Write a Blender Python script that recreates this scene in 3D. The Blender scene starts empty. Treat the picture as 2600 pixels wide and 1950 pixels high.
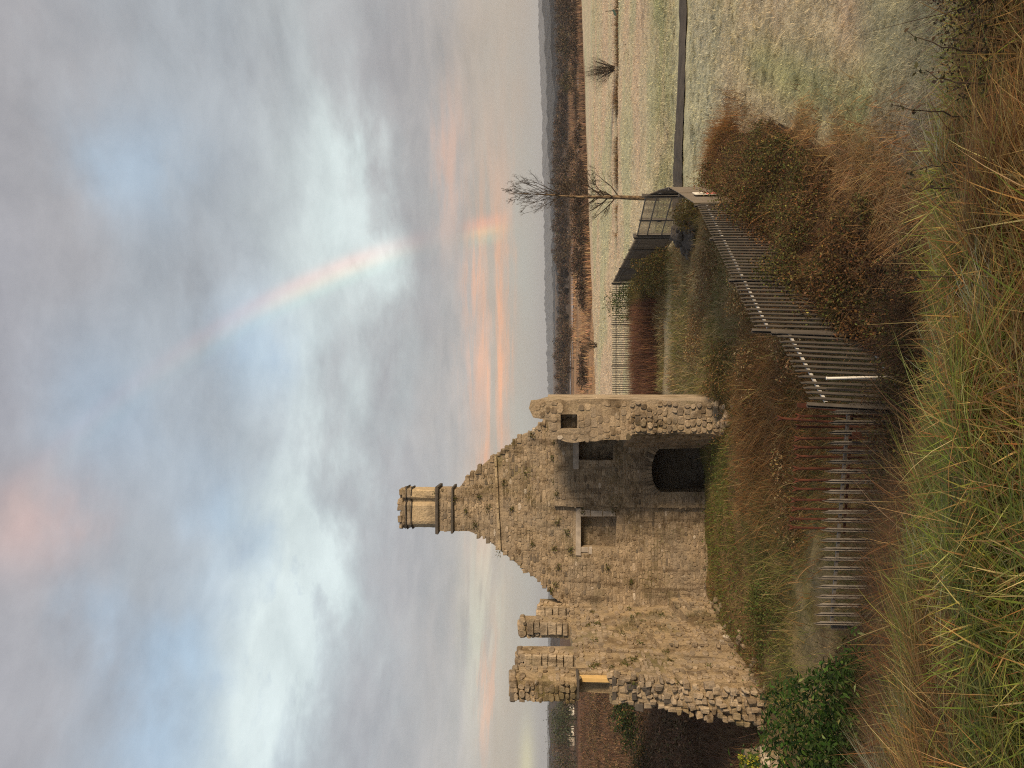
import bpy, bmesh, math, random
import numpy as np
from mathutils import Vector, Matrix

random.seed(7)
RNG = np.random.default_rng(7)
SC = bpy.context.scene
COL = SC.collection
R = math.radians

# ------------------------------------------------------------------ camera
F_PX = 1953.0            # focal length in pixels of the 2600 x 1950 photograph
PITCH = R(2.9)
CAM_Z = 6.2
cam_data = bpy.data.cameras.new('camera')
cam = bpy.data.objects.new('camera', cam_data)
COL.objects.link(cam)
SC.camera = cam
cam_data.sensor_fit = 'HORIZONTAL'
cam_data.sensor_width = 36.0
cam_data.lens = 36.0 * F_PX / 2600.0
cam_data.clip_start = 0.05
cam_data.clip_end = 12000.0
fw = Vector((0, math.cos(PITCH), math.sin(PITCH)))
up = Vector((0, -math.sin(PITCH), math.cos(PITCH)))
rt = Vector((1, 0, 0))
# the phone was held on its side: image left is up, image top is right
m3 = Matrix((-up, rt, -fw)).transposed()
cam.matrix_world = Matrix.Translation((0, 0, CAM_Z)) @ m3.to_4x4()


def P(v, y, d):
    """world point at depth d metres along +Y for a measured photo point"""
    t = (1300.0 - v) / F_PX
    r = (975.0 - y) / F_PX
    den = math.cos(PITCH) - t * math.sin(PITCH)
    return Vector((r * d / den, d, CAM_Z + d * (math.sin(PITCH) + t * math.cos(PITCH)) / den))


# ------------------------------------------------------------------ node helpers
class S:
    """a node socket with arithmetic"""
    def __init__(self, nt, sock):
        self.nt = nt; self.s = sock

    def _m(self, op, *a):
        n = self.nt.nodes.new('ShaderNodeMath'); n.operation = op
        for i, x in enumerate((self,) + a):
            put(self.nt, n.inputs[i], x)
        return S(self.nt, n.outputs[0])

    def __add__(self, o): return self._m('ADD', o)
    __radd__ = __add__
    def __mul__(self, o): return self._m('MULTIPLY', o)
    __rmul__ = __mul__
    def __sub__(self, o): return self._m('SUBTRACT', o)
    def __rsub__(self, o): return (self * -1.0) + o
    def __truediv__(self, o): return self._m('DIVIDE', o)
    def pw(self, o): return self._m('POWER', o)
    def abs(self): return self._m('ABSOLUTE')
    def clamp(self):
        r = self._m('ADD', 0.0); r.s.node.use_clamp = True; return r
    def smooth(self, a, b, lo=0.0, hi=1.0):
        n = self.nt.nodes.new('ShaderNodeMapRange'); n.interpolation_type = 'SMOOTHSTEP'
        put(self.nt, n.inputs[0], self)
        if b < a:
            a, b, lo, hi = b, a, hi, lo
        for i, x in zip((1, 2, 3, 4), (a, b, lo, hi)):
            n.inputs[i].default_value = x
        return S(self.nt, n.outputs[0])
    def gauss(self, c, w):
        q = (self - c) / w
        return ((q * q) * -1.0)._m('EXPONENT')


def put(nt, inp, x):
    if isinstance(x, S):
        nt.links.new(x.s, inp)
    elif isinstance(x, (tuple, list)):
        inp.default_value = tuple(x) + ((1.0,) if len(x) == 3 and inp.type == 'RGBA' else ())
    else:
        inp.default_value = x


def noise(nt, vec, scale, detail=4.0, rough=0.55, dist=0.0, color=False):
    n = nt.nodes.new('ShaderNodeTexNoise')
    if vec is not None:
        put(nt, n.inputs['Vector'], vec)
    n.inputs['Scale'].default_value = scale
    n.inputs['Detail'].default_value = detail
    n.inputs['Roughness'].default_value = rough
    n.inputs['Distortion'].default_value = dist
    return S(nt, n.outputs['Color' if color else 'Fac'])


def comb(nt, x, y, z):
    n = nt.nodes.new('ShaderNodeCombineXYZ')
    for i, q in enumerate((x, y, z)):
        put(nt, n.inputs[i], q)
    return S(nt, n.outputs[0])


def sep(nt, v):
    n = nt.nodes.new('ShaderNodeSeparateXYZ'); put(nt, n.inputs[0], v)
    return [S(nt, n.outputs[i]) for i in range(3)]


def mix(nt, fac, a, b, mode='MIX'):
    n = nt.nodes.new('ShaderNodeMix'); n.data_type = 'RGBA'; n.blend_type = mode
    put(nt, n.inputs[0], fac); put(nt, n.inputs[6], a); put(nt, n.inputs[7], b)
    return S(nt, n.outputs[2])


def ramp(nt, fac, stops):
    n = nt.nodes.new('ShaderNodeValToRGB'); put(nt, n.inputs[0], fac)
    e = n.color_ramp.elements
    while len(e) < len(stops):
        e.new(0.5)
    for el, (p, c) in zip(e, stops):
        el.position = p; el.color = tuple(c) + (1.0,)
    return S(nt, n.outputs[0])


def lin(r, g, b):
    f = lambda c: (c / 255.0 / 12.92) if c <= 10 else (((c / 255.0) + 0.055) / 1.055) ** 2.4
    return (f(r), f(g), f(b))


# ------------------------------------------------------------------ light
SUN_EL, SUN_AZ = 15.0, 129.0
world = bpy.data.worlds.new('World'); SC.world = world
world.use_nodes = True
wt = world.node_tree; wt.nodes.clear()


def build_sky():
    nt = wt
    out = nt.nodes.new('ShaderNodeOutputWorld')
    bg = nt.nodes.new('ShaderNodeBackground')
    nt.links.new(bg.outputs[0], out.inputs[0])
    sky = nt.nodes.new('ShaderNodeTexSky')
    sky.sky_type = 'NISHITA'; sky.sun_disc = False
    sky.sun_elevation = R(SUN_EL); sky.sun_rotation = R(SUN_AZ)
    sky.air_density = 1.0; sky.dust_density = 2.0; sky.ozone_density = 1.5
    tc = nt.nodes.new('ShaderNodeTexCoord')
    D = S(nt, tc.outputs['Generated'])
    x, y, z = sep(nt, D)
    el = z._m('ARCSINE') * (180.0 / math.pi)
    az = x._m('ARCTAN2', y) * (180.0 / math.pi)
    # cloud-sheet coordinates: a layer overhead seen in perspective
    q = z._m('MAXIMUM', 0.0) + 0.13
    px, py = x / q, y / q
    cp = comb(nt, px, py, 0.0)
    ca = comb(nt, az * 0.05, el * 0.10, 0.3)          # soft billows
    cs = comb(nt, az * 0.035, el * 0.42, 1.7)         # flat streaks low down
    n_big = noise(nt, cp, 0.55, 3.0, 0.5, 0.3)
    n_mid = noise(nt, cp, 1.7, 6.0, 0.56, 0.35)
    n_bil = noise(nt, ca, 1.35, 7.0, 0.54, 0.25)
    n_soft = noise(nt, ca, 0.8, 3.0, 0.5, 0.2)
    n_str = noise(nt, cs, 1.5, 6.0, 0.6, 0.5)
    n_fine = noise(nt, cs, 4.0, 6.0, 0.62, 0.3)
    n_det = noise(nt, ca, 3.4, 7.0, 0.58, 0.15)
    ew = el + (n_bil - 0.5) * 8.0 + (n_soft - 0.5) * 5.0 + (n_det - 0.5) * 4.5
    base = ramp(nt, (ew / 60.0).clamp(), [
        (0.0, lin(186, 188, 186)), (0.045, lin(183, 176, 171)), (0.075, lin(186, 172, 163)),
        (0.13, lin(184, 176, 174)), (0.20, lin(177, 177, 180)), (0.27, lin(190, 197, 201)),
        (0.36, lin(182, 190, 198)), (0.45, lin(174, 181, 189)), (0.55, lin(176, 176, 181)),
        (0.64, lin(170, 171, 180)), (1.0, lin(165, 170, 182))])
    # grey undersides
    dark = (n_mid.smooth(0.48, 0.72) * 0.5 + n_det.smooth(0.45, 0.8) * 0.2) * el.smooth(4, 9) * 0.95
    col = mix(nt, dark, base, lin(150, 150, 153))
    # clear blue gaps
    blue = (az.gauss(-17.0, 12.0) * ew.gauss(24.5, 4.8) * n_soft.smooth(0.35, 0.60)
            + az.gauss(-2.0, 7.0) * ew.gauss(31.0, 5.0) * n_big.smooth(0.38, 0.6) * 0.55
            + az.gauss(-25.0, 9.0) * ew.gauss(21.0, 4.0) * 0.5
            + az.gauss(16.0, 4.0) * ew.gauss(28.0, 3.0) * 0.5
            + az.gauss(3.0, 4.0) * ew.gauss(20.5, 3.0) * 0.6)
    col = mix(nt, (blue * 1.15).clamp(), col, lin(178, 206, 234))
    # bright broken band
    bc = 17.3 - (az * 0.06)
    hi = (ew - bc).gauss(0.0, 3.6) * n_bil.smooth(0.28, 0.60) * az.smooth(25, 10) * n_det.smooth(0.10, 0.52)
    hi = hi + (ew - 18.5).gauss(0.0, 4.6) * n_bil.smooth(0.38, 0.64) * n_det.smooth(0.25, 0.58) * az.smooth(2, -14) * 0.7
    hi = hi + az.gauss(9.0, 4.0) * (ew - 14.5).gauss(0.0, 2.6) * 0.7
    hi = hi + az.gauss(17.5, 3.5) * (ew - 14.6).gauss(0.0, 2.2) * n_bil.smooth(0.40, 0.60) * 0.8
    col = mix(nt, (hi * 0.97).clamp(), col, lin(224, 239, 242))
    # mauve shadow under the band
    mv = (ew - 10.4).gauss(0.0, 3.2) * n_mid.smooth(0.35, 0.6) * 0.7
    col = mix(nt, mv, col, lin(163, 159, 162))
    # pale yellow-white rags low on the left, sun-tinted streaks low on the right
    yl = az.gauss(-16.5, 6.0) * (el + (n_str - 0.5) * 3.0).gauss(5.2, 1.3) * n_str.smooth(0.42, 0.62)
    col = mix(nt, (yl * 1.0).clamp(), col, lin(216, 217, 202))
    yl2 = az.gauss(-26.5, 2.5) * (el - 1.5).gauss(0.0, 0.5)
    col = mix(nt, yl2, col, lin(240, 235, 190))
    es = el + (n_fine - 0.5) * 3.4 + (n_det - 0.5) * 2.6 + (az - 4.0) * 0.045
    orr = (az - 2.0).gauss(0.0, 11.0) * es.gauss(4.1, 1.1) * n_str.smooth(0.38, 0.60) * 1.35
    orr = orr + (az - 6.0).gauss(0.0, 8.0) * es.gauss(5.8, 0.9) * n_fine.smooth(0.44, 0.62) * 0.65
    orr = orr + (az - 16.0).gauss(0.0, 5.0) * es.gauss(7.8, 0.8) * 0.40
    orr = orr + (az + 22.0).gauss(0.0, 4.0) * es.gauss(3.2, 0.4) * 0.5
    col = mix(nt, orr.clamp(), col, lin(248, 182, 144))
    pk = (az + 10.5).gauss(0.0, 3.6) * ew.gauss(34.0, 3.4) * 0.75
    col = mix(nt, pk, col, lin(214, 186, 180))
    # haze just above the horizon
    col = mix(nt, el.smooth(2.4, 0.2) * 0.75, col, lin(188, 189, 187))
    # cloud texture: lighter tops, greyer hollows
    tex = noise(nt, cp, 3.3, 7.0, 0.6, 0.25); tex2 = noise(nt, ca, 2.4, 6.0, 0.6, 0.2)
    tf = (tex - 0.5) * 0.42 + (tex2 - 0.5) * 0.72 + 1.0
    tv = nt.nodes.new('ShaderNodeVectorMath'); tv.operation = 'SCALE'
    put(nt, tv.inputs[0], col); put(nt, tv.inputs['Scale'], tf)
    col = mix(nt, el.smooth(1.5, 5.0) * 0.9, col, S(nt, tv.outputs[0]))
    # rainbow, a ring about the point opposite the sun
    e0, a0 = R(-4.0), R(-33.75)
    ax = (math.sin(a0) * math.cos(e0), math.cos(a0) * math.cos(e0), math.sin(e0))
    th = (x * ax[0] + y * ax[1] + z * ax[2])._m('ARCCOSINE') * (180.0 / math.pi)
    tt = th - 45.95
    amp = (el.gauss(15.5, 4.4) * 1.15 + el.gauss(4.7, 1.35) * 1.35 + el.gauss(22.0, 4.0) * 0.28
           + el.gauss(30.0, 6.0) * 0.14)
    amp = amp * (n_bil.smooth(0.25, 0.55) * 0.5 + 0.55) * el.smooth(0.8, 2.0)
    red = tt.gauss(0.45, 0.50) * amp
    yel = tt.gauss(-0.15, 0.40) * amp
    grn = tt.gauss(-0.75, 0.38) * amp
    rb = comb(nt, red * 0.22 + yel * 0.15 + grn * 0.01,
              red * 0.025 + yel * 0.10 + grn * 0.055,
              yel * 0.02 + grn * 0.03 - red * 0.015)
    vm = nt.nodes.new('ShaderNodeVectorMath'); vm.operation = 'ADD'
    put(nt, vm.inputs[0], col); put(nt, vm.inputs[1], rb)
    col = S(nt, vm.outputs[0])
    # thin overcast over the clear sky: the sky's own glow comes through
    sk = nt.nodes.new('ShaderNodeVectorMath'); sk.operation = 'SCALE'
    put(nt, sk.inputs[0], S(nt, sky.outputs[0])); sk.inputs['Scale'].default_value = 0.10
    cl = nt.nodes.new('ShaderNodeVectorMath'); cl.operation = 'MULTIPLY'
    put(nt, cl.inputs[0], col); cl.inputs[1].default_value = (0.72, 0.685, 0.635)
    ad = nt.nodes.new('ShaderNodeVectorMath'); ad.operation = 'ADD'
    nt.links.new(cl.outputs[0], ad.inputs[0])
    fade = nt.nodes.new('ShaderNodeVectorMath'); fade.operation = 'SCALE'
    nt.links.new(sk.outputs[0], fade.inputs[0]); fade.inputs['Scale'].default_value = 0.26
    nt.links.new(fade.outputs[0], ad.inputs[1])
    nt.links.new(ad.outputs[0], bg.inputs[0])
    bg.inputs[1].default_value = 1.0


build_sky()
sun_d = bpy.data.lights.new('sun', 'SUN')
sun = bpy.data.objects.new('sun', sun_d); COL.objects.link(sun)
sun_d.energy = 4.3
sun_d.angle = R(12.0)
sun_d.color = (1.0, 0.76, 0.50)
sdir = Vector((math.sin(R(SUN_AZ)) * math.cos(R(SUN_EL)), math.cos(R(SUN_AZ)) * math.cos(R(SUN_EL)), math.sin(R(SUN_EL))))
sun.rotation_euler = sdir.to_track_quat('Z', 'Y').to_euler()
sun.location = (0, 0, 60)
SC.view_settings.view_transform = 'Standard'
SC.view_settings.look = 'None'
SC.view_settings.exposure = 0.30
SC.view_settings.gamma = 1.0
SC.cycles.max_bounces = 6
SC.cycles.diffuse_bounces = 3
SC.cycles.volume_bounces = 0
SC.cycles.transparent_max_bounces = 4
SC.cycles.use_denoising = False
SC.cycles.filter_width = 1.1


# ------------------------------------------------------------------ object helpers
def tag(o, label=None, cat=None, group=None, kind=None):
    if label: o['label'] = label
    if cat: o['category'] = cat
    if group: o['group'] = group
    if kind: o['kind'] = kind
    return o


def thing(name, label, cat, loc=(0, 0, 0), group=None):
    o = bpy.data.objects.new(name, None)
    o.empty_display_size = 0.2
    COL.objects.link(o); o.location = loc
    return tag(o, label, cat, group)


def adopt(o, parent):
    """parent without moving (things are only translated)"""
    o.parent = parent
    if parent is not None and parent.type == 'EMPTY':
        o.matrix_parent_inverse = Matrix.Translation(-Vector(parent.location))


def link(name, me, mat, parent=None):
    o = bpy.data.objects.new(name, me)
    if mat is not None and not me.materials:
        me.materials.append(mat)
    COL.objects.link(o)
    if parent is not None:
        adopt(o, parent)
    return o


def np_mesh(name, V, Fq, cols=None, smooth=False):
    """mesh from numpy verts (n,3), faces (m,k) and optional per-vertex colours"""
    me = bpy.data.meshes.new(name)
    V = np.asarray(V, dtype=np.float32); Fq = np.asarray(Fq, dtype=np.int32)
    k = Fq.shape[1]; m = len(Fq)
    me.vertices.add(len(V)); me.vertices.foreach_set('co', V.ravel())
    me.loops.add(m * k); me.loops.foreach_set('vertex_index', Fq.ravel())
    me.polygons.add(m)
    me.polygons.foreach_set('loop_start', np.arange(0, m * k, k, dtype=np.int32))
    me.polygons.foreach_set('loop_total', np.full(m, k, dtype=np.int32))
    if smooth:
        me.polygons.foreach_set('use_smooth', np.ones(m, dtype=bool))
    me.update(calc_edges=True)
    if cols is not None:
        a = me.color_attributes.new('col', 'FLOAT_COLOR', 'POINT')
        c4 = np.ones((len(V), 4), dtype=np.float32); c4[:, :3] = cols
        a.data.foreach_set('color', c4.ravel())
    return me


def py_mesh(name, verts, faces, smooth=False):
    me = bpy.data.meshes.new(name)
    me.from_pydata([tuple(v) for v in verts], [], faces)
    me.update()
    if smooth:
        for p in me.polygons: p.use_smooth = True
    return me


def box_data(x0, x1, y0, y1, z0, z1):
    v = [(x0, y0, z0), (x1, y0, z0), (x1, y1, z0), (x0, y1, z0), (x0, y0, z1), (x1, y0, z1), (x1, y1, z1), (x0, y1, z1)]
    f = [(0, 3, 2, 1), (4, 5, 6, 7), (0, 1, 5, 4), (1, 2, 6, 5), (2, 3, 7, 6), (3, 0, 4, 7)]
    return v, f


def bev_box(name, x0, x1, y0, y1, z0, z1, bev=0.01, jit=0.0):
    bm = bmesh.new()
    v, f = box_data(x0, x1, y0, y1, z0, z1)
    vs = [bm.verts.new(Vector(p) + Vector([random.uniform(-jit, jit) for _ in range(3)])) for p in v]
    for q in f: bm.faces.new([vs[i] for i in q])
    if bev > 0:
        bmesh.ops.bevel(bm, geom=bm.edges[:], offset=bev, segments=1, affect='EDGES')
    me = bpy.data.meshes.new(name); bm.to_mesh(me); bm.free()
    return me


def beam_data(a, b, w, h, upv=(0, 0, 1)):
    """box along a->b"""
    a, b = Vector(a), Vector(b); t = (b - a).normalized()
    s = t.cross(Vector(upv))
    if s.length < 1e-4: s = t.cross(Vector((0, 1, 0)))
    s.normalize(); u = s.cross(t).normalized()
    v = []
    for p in (a, b):
        for i, j in ((-1, -1), (1, -1), (1, 1), (-1, 1)):
            v.append(p + s * (i * w / 2) + u * (j * h / 2))
    return v, [(0, 1, 2, 3), (7, 6, 5, 4), (0, 4, 5, 1), (1, 5, 6, 2), (2, 6, 7, 3), (3, 7, 4, 0)]


class MB:
    def __init__(self): self.v = []; self.f = []
    def add(self, vf):
        n = len(self.v); self.v += [tuple(p) for p in vf[0]]; self.f += [tuple(i + n for i in q) for q in vf[1]]
        return self
    def mesh(self, name, smooth=False): return py_mesh(name, self.v, self.f, smooth)


def tube_data(pts, rads, n=6, cap=True):
    pts = [Vector(p) for p in pts]; v = []; f = []
    prev = None
    for i, p in enumerate(pts):
        t = (pts[min(i + 1, len(pts) - 1)] - pts[max(i - 1, 0)]).normalized()
        if prev is None:
            s = t.cross(Vector((0.31, 0.2, 0.93)))
            if s.length < 1e-3: s = t.cross(Vector((1, 0, 0)))
        else:
            s = prev - t * prev.dot(t)
        s.normalize(); prev = s
        u = t.cross(s)
        for k in range(n):
            a = 2 * math.pi * k / n
            v.append(p + (s * math.cos(a) + u * math.sin(a)) * rads[i])
    for i in range(len(pts) - 1):
        for k in range(n):
            k2 = (k + 1) % n
            f.append((i * n + k, i * n + k2, (i + 1) * n + k2, (i + 1) * n + k))
    if cap:
        f.append(tuple(reversed(range(n)))); f.append(tuple(range((len(pts) - 1) * n, len(pts) * n)))
    return v, f


# value noise in numpy
def _h(ix, iy, seed):
    n = (ix.astype(np.int64) * 374761393 + iy.astype(np.int64) * 668265263 + seed * 982451653) & 0x7fffffff
    n = (n ^ (n >> 13)) * 1274126177 & 0x7fffffff
    return ((n ^ (n >> 16)) & 0xffff) / 65535.0


def vnoise(x, y, seed=0):
    ix = np.floor(x); iy = np.floor(y); fx = x - ix; fy = y - iy
    fx = fx * fx * (3 - 2 * fx); fy = fy * fy * (3 - 2 * fy)
    a = _h(ix, iy, seed); b = _h(ix + 1, iy, seed); c = _h(ix, iy + 1, seed); d = _h(ix + 1, iy + 1, seed)
    return (a * (1 - fx) + b * fx) * (1 - fy) + (c * (1 - fx) + d * fx) * fy


def fbm(x, y, seed=0, oct=4):
    s = 0; a = 0.5; t = 0
    for o in range(oct):
        s = s + a * vnoise(x * 2 ** o, y * 2 ** o, seed + o * 17); t += a; a *= 0.5
    return s / t


def sst(x, a, b):
    t = np.clip((x - a) / (b - a), 0, 1)
    return t * t * (3 - 2 * t)


# ------------------------------------------------------------------ materials
def new_mat(name):
    m = bpy.data.materials.new(name); m.use_nodes = True
    nt = m.node_tree; nt.nodes.clear()
    out = nt.nodes.new('ShaderNodeOutputMaterial')
    return m, nt, out


def principled(nt, out, color, rough=0.8, spec=0.3, metal=0.0, bump=None, bdist=0.02, bstr=1.0):
    b = nt.nodes.new('ShaderNodeBsdfPrincipled')
    put(nt, b.inputs['Base Color'], color); put(nt, b.inputs['Roughness'], rough)
    put(nt, b.inputs['Metallic'], metal)
    b.inputs['Specular IOR Level'].default_value = spec
    if bump is not None:
        bn = nt.nodes.new('ShaderNodeBump'); bn.inputs['Distance'].default_value = bdist
        bn.inputs['Strength'].default_value = bstr
        put(nt, bn.inputs['Height'], bump)
        nt.links.new(bn.outputs[0], b.inputs['Normal'])
    nt.links.new(b.outputs[0], out.inputs[0])
    return b


def pos(nt):
    g = nt.nodes.new('ShaderNodeNewGeometry'); return S(nt, g.outputs['Position'])


def objrand(nt):
    g = nt.nodes.new('ShaderNodeObjectInfo'); return S(nt, g.outputs['Random'])


def attr(nt, name, what='Color'):
    a = nt.nodes.new('ShaderNodeAttribute'); a.attribute_name = name
    return S(nt, a.outputs[what])


def veg_mat(name, trans=0.25, rough=0.7, vary=0.25):
    """leaves, blades and twigs; colour from the mesh"""
    m, nt, out = new_mat(name)
    c = attr(nt, 'col')
    n = noise(nt, pos(nt), 3.0, 3.0)
    c2 = mix(nt, 1.0, c, comb(nt, n * (2 * vary) + (1 - vary), n * (2 * vary) + (1 - vary), n * (2 * vary) + (1 - vary)), 'MULTIPLY')
    d = nt.nodes.new('ShaderNodeBsdfPrincipled'); put(nt, d.inputs['Base Color'], c2)
    d.inputs['Roughness'].default_value = rough; d.inputs['Specular IOR Level'].default_value = 0.25
    t = nt.nodes.new('ShaderNodeBsdfTranslucent'); put(nt, t.inputs[0], c2)
    mx = nt.nodes.new('ShaderNodeMixShader'); mx.inputs[0].default_value = trans
    nt.links.new(d.outputs[0], mx.inputs[1]); nt.links.new(t.outputs[0], mx.inputs[2])
    nt.links.new(mx.outputs[0], out.inputs[0])
    return m


M = {}
M['veg'] = veg_mat('vegetation')
M['twig'] = veg_mat('twigs', 0.0, 0.85)


def weather(nt, p, c):
    """grey lichen areas and rain streaks"""
    x, y, z = sep(nt, p)
    g = noise(nt, p, 0.42, 4.0, 0.6, 0.3)
    c = mix(nt, g.smooth(0.48, 0.62) * 0.55, c, mix(nt, 0.45, c, (0.20, 0.185, 0.165)))
    s = noise(nt, comb(nt, x * 3.2, y * 3.2, z * 0.45), 1.0, 5.0, 0.65)
    c = mix(nt, s.smooth(0.52, 0.70) * 0.72, c, (0.075, 0.055, 0.035))
    w = noise(nt, p, 5.0, 2.0, 0.5)
    return mix(nt, w.smooth(0.70, 0.76) * 0.5, c, (0.48, 0.44, 0.37))


def stone_mat(name, by_attr, palette, moss=0.5, grime=0.5):
    m, nt, out = new_mat(name)
    p = pos(nt)
    r = attr(nt, 'rnd', 'Fac') if by_attr else objrand(nt)
    base = ramp(nt, r, palette)
    n1 = noise(nt, p, 2.3, 5.0, 0.6)
    n2 = noise(nt, p, 16.0, 5.0, 0.65)
    n3 = noise(nt, p, 0.55, 3.0, 0.6, 0.4)
    c = mix(nt, n2.smooth(0.35, 0.75) * 0.55, base, (0.115, 0.085, 0.05))
    c = mix(nt, n1.smooth(0.48, 0.68) * grime * 1.7, c, (0.095, 0.066, 0.036))
    c = mix(nt, n3.smooth(0.50, 0.68) * moss * 1.3, c, (0.092, 0.076, 0.028))
    n4 = noise(nt, p, 7.0, 3.0, 0.6)
    c = mix(nt, (n4.smooth(0.64, 0.72) * moss * 0.6), c, (0.055, 0.065, 0.014))
    c = weather(nt, p, c)
    principled(nt, out, c, 0.92, 0.15, bump=n2 + n1 * 0.7, bdist=0.03)
    return m


PAL = [(0.0, (0.10, 0.088, 0.075)), (0.05, (0.20, 0.162, 0.12)), (0.22, (0.34, 0.265, 0.18)), (0.38, (0.25, 0.20, 0.148)),
       (0.55, (0.40, 0.315, 0.215)), (0.70, (0.29, 0.24, 0.18)), (0.85, (0.36, 0.285, 0.20)), (0.94, (0.46, 0.37, 0.26)), (0.975, (0.40, 0.31, 0.22)), (1.0, (0.60, 0.54, 0.46))]
M['stone'] = stone_mat('rubble_stone', False, PAL)
M['stone_a'] = stone_mat('rubble_stone_small', True, PAL)


def mortar_mat(name, c0, c1, moss=0.5):
    m, nt, out = new_mat(name)
    p = pos(nt)
    n1 = noise(nt, p, 1.1, 5.0, 0.6); n2 = noise(nt, p, 12.0, 6.0, 0.65); n3 = noise(nt, p, 0.6, 3.0, 0.6, 0.4)
    c = mix(nt, n2.smooth(0.3, 0.7), c0, c1)
    c = mix(nt, n1.smooth(0.48, 0.68) * 0.75, c, (0.105, 0.074, 0.042))
    c = mix(nt, n3.smooth(0.54, 0.70) * moss, c, (0.085, 0.08, 0.022))
    c = weather(nt, p, c)
    principled(nt, out, c, 0.95, 0.1, bump=n2 + n1, bdist=0.05)
    return m


M['mortar'] = mortar_mat('lime_mortar', (0.24, 0.19, 0.13), (0.36, 0.288, 0.20))
M['mortar_sunlit'] = mortar_mat('sunlit_mortar', (0.26, 0.20, 0.122), (0.38, 0.295, 0.19), 0.65)  # side wall's mortar, its warmer sunlit look put into the colour
M['mortar_pale'] = mortar_mat('pale_mortar', (0.31, 0.25, 0.175), (0.44, 0.36, 0.26), 0.3)
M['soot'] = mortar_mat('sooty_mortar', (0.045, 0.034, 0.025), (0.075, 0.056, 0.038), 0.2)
M['sandstone'] = mortar_mat('dressed_sandstone', (0.36, 0.285, 0.18), (0.47, 0.375, 0.245), 0.25)


def simple_mat(name, c, rough=0.7, metal=0.0, var=0.25, scale=6.0, spec=0.3, c2=None, bump=True):
    m, nt, out = new_mat(name)
    n = noise(nt, pos(nt), scale, 5.0, 0.6)
    dk = c2 if c2 else tuple(x * (1 - var) for x in c)
    col = mix(nt, n.smooth(0.3, 0.7), dk, c)
    principled(nt, out, col, rough, spec, metal, bump=n if bump else None, bdist=0.004)
    return m


M['lintel'] = simple_mat('pale_lintel_stone', (0.40, 0.355, 0.305), 0.85, var=0.35, scale=3.0)
M['slate'] = simple_mat('dark_slate', (0.085, 0.075, 0.065), 0.8, var=0.4)
M['steel'] = simple_mat('weathered_steel', (0.098, 0.087, 0.076), 0.65, 0.2, 0.3, 3.0)
M['steel_dark'] = simple_mat('dark_steel', (0.10, 0.09, 0.08), 0.6, 0.2, 0.3, 3.0)
M['galv'] = simple_mat('galvanised_steel', (0.20, 0.185, 0.165), 0.55, 0.2, 0.35, 4.0)
M['galv_bright'] = simple_mat('bright_galvanised_rail', (0.46, 0.45, 0.43), 0.5, 0.1, 0.2, 4.0)
M['rust'] = simple_mat('rusty_iron', (0.10, 0.033, 0.018), 0.9, 0.0, 0.5, 9.0, c2=(0.045, 0.017, 0.011))
M['sheet'] = simple_mat('grey_sheet_metal', (0.165, 0.142, 0.116), 0.7, 0.1, 0.15, 2.0)
M['white'] = simple_mat('white_paint', (0.72, 0.70, 0.64), 0.6, var=0.1)
M['red'] = simple_mat('red_print', (0.62, 0.09, 0.07), 0.6, var=0.1)
M['pink'] = simple_mat('faded_print', (0.75, 0.42, 0.36), 0.6, var=0.1)
M['timber'] = simple_mat('sunlit_timber', (0.58, 0.40, 0.17), 0.7, var=0.15)
M['darkgreen'] = simple_mat('dark_green_sheet', (0.02, 0.06, 0.05), 0.6, var=0.3)
M['paleboard'] = simple_mat('pale_board', (0.80, 0.68, 0.50), 0.6, var=0.1)
M['asphalt'] = None


# ================================================================== the ground
FENCE = [(-0.38, 13.65), (6.95, 27.4), (8.46, 34.8), (7.3, 38.4), (7.0, 53.0)]


def fence_x(y):
    """x of the enclosure's right-hand boundary at depth y"""
    return np.interp(y, [0, 13.65, 27.4, 34.8, 38.4, 53.0], [-0.38, -0.38, 6.95, 8.46, 7.3, 7.0])


def h_bank(x, y):
    L = 7.2 + 4.6 * sst(-x, -0.5, 2.0)
    yc = 2.75 + 0.25 * np.sin(x * 1.1 + 0.4)
    s = np.clip((y - yc) / L, 0, 1)
    fall = 1 - s
    fall = np.where(s < 0.12, 1 - s * s / 0.24 * 1.0, (1 - s) * (1 - 0.06) / 0.88)
    back = sst(y, -15.0, -6.0)
    top = 4.60 - 0.18 * sst(x, -1.0, 2.0) + (fbm(x * 2.2, y * 2.2, 15, 2) - 0.5) * 0.16
    return top * fall * back


def h_ground(x, y):
    b = h_bank(x, y)
    near = sst(y, 9, 14)
    n = (fbm(x * 0.9, y * 0.9, 3, 4) - 0.5) * 0.16 + (fbm(x * 0.13, y * 0.13, 5, 3) - 0.5) * 0.35 * sst(y, 10, 20)
    inside = ((x < fence_x(y)) & (y > 12) & (y < 53)).astype(float)
    n = n + inside * (fbm(x * 0.5, y * 0.5, 9, 3) - 0.45) * 0.5 * near
    dip = -0.55 * np.exp(-((x + 3.0) / 3.5) ** 2 - ((y - 15.5) / 2.2) ** 2)
    ditch = -0.35 * np.exp(-((y - (73 - 0.02 * (x - 20))) / 0.9) ** 2) * sst(x, 12, 17)
    fade = 1 - sst(y, 250, 500)
    lumps = (fbm(x * 2.6, y * 2.6, 21, 3) - 0.5) * 0.05
    return b + (n + lumps) * fade + dip + ditch


def blend(c, w, col):
    return c * (1 - w[:, None]) + np.asarray(col)[None, :] * w[:, None]


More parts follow.
